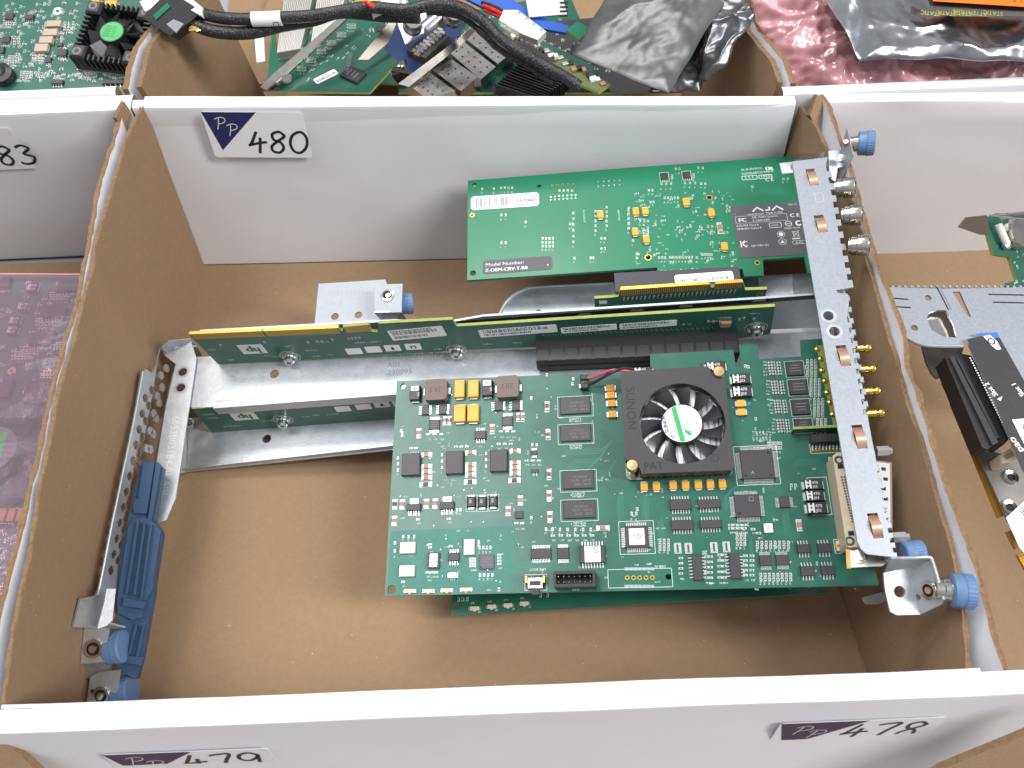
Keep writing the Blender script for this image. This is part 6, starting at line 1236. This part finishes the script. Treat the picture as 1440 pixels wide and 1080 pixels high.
# blue rail and zinc bracket at the top
mb, F = sheet([(640, -10, 84), (700, -14, 84), (760, 24, 80), (800, 36, 78), (796, 46, 78), (740, 36, 80), (680, 10, 82)], 2, mat('bright_blue_rail', (.02, .09, .42), .35)); mb.build('blue_rail', label='bright blue flat rail behind the white power plug', category='rail')
mb, F = sheet([(738, -10, 86), (790, -12, 86), (797, 20, 82), (744, 24, 82)], 1.2, galv)
for k in range(5): mb.box(F, *F.px(793, -2 + k * 6), 5, 1.2, -.2, .3, dark)
mb.build('zinc_bracket', label='pale zinc bracket standing at the top edge behind the cables', category='bracket')
# long grey-green edge-on card with parts
t, F = board_px('circuit_board', 'narrow olive circuit board strewn with tiny parts beside the grey bag', [(708, 46), (716, 40), (770, 68), (860, 118), (842, 130), (800, 112)], 0, [92] * 6, mat('olive_solder_mask', (.10, .13, .045), .4))
mp, ms = MB(), MB()
for k in range(20):
    x = 722 + k * 6.6; y = 50 + k * 3.5 + random.uniform(-3, 4); a, b = F.px(x, y); mp.box(F, a, b, random.uniform(2, 4), random.uniform(2, 3.4), .1, random.uniform(1, 2.6), random.choice((brownc, blackp, tin, paper, blackp)), .2, -.5)
mp.build('small_components', t, kind='stuff')
mb, F = sheet([(720, 62, 96), (735, 56, 96), (810, 104, 90), (800, 118, 88)], 6, blackp); mb.build('ribbed_connector', label='long black connector running beside the olive card', category='connector')
t, F = board_px('circuit_board', 'small green circuit board corner peeping out at the left of the grey bag', [(796, 42), (812, 30), (830, 40), (815, 56)], 0, [84] * 4, pcb2)
t, F = board_px('circuit_board', 'green circuit board edge under the ribbed heat sinks', [(384, 30), (392, 86), (420, 92), (400, 112), (375, 116)], 0, [48] * 5, pcb2)
mb, F = sheet([(358, 54, 30), (371, 52, 30), (373, 86, 26), (361, 88, 26)], .3, paper); mb.build('paper_strip', label='white paper strip lying in the tray left of the heat sinks', category='paper')
for pts, zz, m_, lab in [([(400, -10), (620, -20), (640, 60), (560, 118), (420, 110)], 30, pcb1, 'dark green circuit board at the bottom of the heap under the nickel strip board'), ([(580, 30), (800, -10), (830, 60), (700, 130), (560, 125)], 40, pcb3, 'large dark circuit board under the network card and cables'), ([(770, 30), (900, 20), (960, 128), (780, 134), (740, 80)], 44, blackf, 'black circuit board under the grey antistatic bag')]:
    t, F = board_px('circuit_board', lab, pts, 0, [zz] * 5, m_); mp, ms = MB(), MB(); xs = [p[0] for p in pts]; ys = [p[1] for p in pts]
    scatter(mp, ms, F, min(xs) + 25, max(0, min(ys)), max(xs) - 40, 105, 160, 1.7, pts)
    for k in range(5): x = random.uniform(min(xs) + 60, max(xs) - 90); y = random.uniform(30, 80); chip(F, (x, y, x + random.uniform(10, 20), y + random.uniform(8, 14)), 2, t, 'tb', 6, pw=.5)
    ms.build('silkscreen', t, kind='stuff'); mp.build('small_components', t, kind='stuff')
# --- cables
def cable(P, r, label, m=braid, name='cable', cat='cable'):
    pts = [bp(*p) for p in P]; mb = MB(); mb.tube(pts, r, m, 14, 10); return mb.build(name, label=label, category=cat)
ca = thing('cable', 'pair of braided black cables with a black plug, sweeping across the tray behind', 'cable', bp(400, 25, 118))
CB = {}
def cpart(P, r, m=braid, name='sleeve', sub=10, n=14): mb = MB(); mb.tube([bp(*p) for p in P], r, m, n, sub); return mb.build(name, ca)
cpart([(280, 18, 116), (310, 25, 118), (350, 27, 119), (395, 25, 119), (440, 22, 118), (490, 14, 118), (520, 10, 118), (570, 14, 120), (610, 6, 122), (645, 10, 120), (680, 30, 116), (705, 55, 112), (740, 78, 108), (790, 106, 104), (815, 122, 100)], 3.3)
cpart([(262, 30, 112), (300, 44, 112), (350, 46, 112), (395, 36, 112), (440, 28, 111), (480, 17, 111), (540, 22, 110), (590, 24, 110)], 3.6)
cpart([(600, 14, 114), (650, 22, 112), (684, 50, 108), (700, 66, 104), (740, 90, 100), (780, 118, 96)], 2.6)
cpart([(355, 27, 119.2), (376, 26.5, 119.2), (396, 25.5, 119.2)], 3.9, paper, 'cable_label', 4)
mb = MB(); F = frame3([bp(358, 24, 125), bp(395, 23, 125), bp(376, 30, 123)]); mb.text(F, 'D', *F.px(383, 30), 5, .3, ink, rot=-math.pi / 2); mb.build('label_print', ca)
mb, F = sheet([(200, 24, 118), (226, -2, 124), (250, -6, 124), (284, 16, 120), (268, 30, 116), (240, 50, 112), (232, 46, 112)], 11, blackp)
for a_ in ([(216, 22), (236, 4), (240, 10), (220, 28)],): mb.prism(F, [F.px(*p) for p in a_], 0, .6, pcb2)
pl_ = mb.build('plug', ca); mb, F2_ = sheet([(234, 34, 122), (244, 27, 123), (258, 33, 121), (248, 46, 119)], 1, steel); mb.build('plug_latch', pl_)
mb, F2_ = sheet([(196, 2, 116), (220, -6, 118), (262, -8, 124), (284, 10, 121), (283, 22, 119), (268, 14, 120), (236, 2, 120), (204, 16, 116)], 3, whitep); mb.build('plug_sleeve', ca)
for k in range(9): mb = MB(); mb.tube([bp(268 + random.uniform(-3, 5), 36 + k, 113), bp(276, 32 + k * 1.4, 114), bp(290, 34 + k, 112)], .5, yelw if k % 2 else brass, 6, 3); mb.build('wire', ca)
for i, (P, m_) in enumerate([([(505, 8, 118), (516, 4, 121), (525, 10, 120), (535, 5, 118)], redr), ([(500, 4, 118), (512, 2, 120), (524, 3, 120), (536, 2, 118)], yelw), ([(502, 11, 117), (516, 10, 119), (530, 12, 118)], redr), ([(680, 8, 116), (694, 14, 118), (706, 20, 116)], redr), ([(682, 14, 115), (696, 20, 116), (708, 26, 114)], redr), ([(678, 4, 116), (694, 9, 118), (708, 17, 116)], blackp)]): cpart(P, 1.2, m_, 'wire', 6, 8)
def molex(pts, t, label, par):
    mb, F = sheet(pts, t, whitep); o = mb.build('white_plug', par)
    mb = MB(); P4 = [np.array(F.px(x, y)) for x, y, z in pts[:4]]
    for k in range(4): c = lerp(P4[1], P4[2], (k + .5) / 4); c2 = lerp(P4[0], P4[3], (k + .5) / 4); c = lerp(c, c2, .15); mb.cyl(F, c[0], c[1], 1.0, -.2, .05, mat('plug_shadow', (.35, .35, .32), .6), 10)
    mb.build('plug_cavity', o); return o
molex([(520, -4, 120), (572, -8, 120), (570, 6, 118), (522, 16, 117)], 9, '', ca); molex([(708, 14, 118), (728, 14, 118), (768, 44, 112), (756, 56, 110), (735, 48, 111), (702, 28, 115)], 9, '', ca)
# --- grey static bags
sil = mat('metallised_film', (.36, .37, .385), .2, .9, .25, 30, 0); sild = mat('smoky_film', (.14, .145, .15), .26, .6, .3, 30)
mb = crumple([(872, -40, 112), (1040, -30, 122), (938, 132, 104), (806, 78, 96)], 80, 80, 2.0, .028, mat('grey_static_film', (.085, .09, .088), .32, .3, .3, 25), 4, 1.0)
mb.build('antistatic_bag', label='grey translucent antistatic bag lying slanted over the cards', category='bag')
mb = crumple([(1010, -30, 118), (1066, 20, 124), (1000, 118, 100), (985, 112, 96)], 50, 60, 5, .05, sild, 4, 7.0)
mb.build('antistatic_bag', label='narrow crumpled dark grey antistatic bag next to the pink bubble wrap', category='bag')
mb = crumple([(930, 60, 98), (1000, 20, 106), (985, 126, 92), (912, 130, 94)], 40, 40, 4, .05, mat('dark_film', (.07, .07, .075), .25, .6, .2, 25), 3, 4.0)
mb.build('antistatic_bag', label='very dark antistatic bag in the gap between the two grey bags', category='bag')
# --- pink bubble wrap and silver bag
pink = mat('pink_bubble_film', (.68, .31, .33), .2, 0, .35, 22, 0, 1, .8, col2=(.78, .43, .45))
pn_ = pink.node_tree.nodes['Principled BSDF']; pn_.inputs['Subsurface Weight'].default_value = .35; pn_.inputs['Subsurface Radius'].default_value = (.02, .006, .006); pn_.inputs['Subsurface Scale'].default_value = .5; pn_.inputs['Coat Weight'].default_value = .7; pn_.inputs['Coat Roughness'].default_value = .08
def bub(s, t): 
    u, v = s * 9, t * 6; return 5.0 * max(0, .55 - math.hypot(u - round(u), v - round(v)) * 1.2) + 3 * noise.noise(Vector((s * 30, t * 20, 2)))
mb = crumple([(1040, -60, 128), (1560, -60, 118), (1560, 150, 88), (1100, 150, 86)], 240, 120, 9, .028, pink, 24, 2.0, .12, True, bub)
mb.build('bubble_wrap_bundle', label='crumpled pink bubble wrap bundle filling the tray at the upper right', category='bubble wrap')
mb = crumple([(1140, -40, 138), (1560, -60, 138), (1560, 84, 122), (1212, 86, 122)], 160, 70, 3.2, .03, sil, 3, 5.0, .1)
mb.build('antistatic_bag', label='shiny silver antistatic bag on top of the pink bubble wrap', category='bag')
F = frame3([bp(1318, 4, 141), bp(1440, 12, 141), bp(1400, 22, 139)]); ps = MB()
ps.prism(F, [F.px(*p) for p in [(1300, -20), (1600, -20), (1600, 26), (1310, 22)]], 0, .4, mat('printed_black_label', (.06, .055, .05), .4))
for k in range(5): a, b = F.px(1322 + k * 22, 18); ps.text(F, random.choice(('ATTENTION', 'STATIC', 'SENSITIVE')), a, b, 3.0, .43, mat('yellow_print', (.40, .38, .03), .5), rot=math.pi / 2 * 0 + 3.1)
ps.build('warning_label', label='black warning label with yellow print on the silver bag', category='label')
mb = MB(); F2_ = frame3([bp(1310, -4, 144), bp(1440, 6, 144), bp(1400, -10, 145)]); mb.prism(F2_, [F2_.px(*p) for p in [(1305, -40), (1600, -40), (1600, 14), (1440, 10), (1312, 2)]], 0, .3, mat('orange_label', (.85, .16, .01), .45)); mb.stroke(F2_, [F2_.px(1425, 4), F2_.px(1432, -6), F2_.px(1436, 3)], 1, .35, redr); mb.build('orange_label', label='orange label on the silver bag at the upper right corner', category='label')
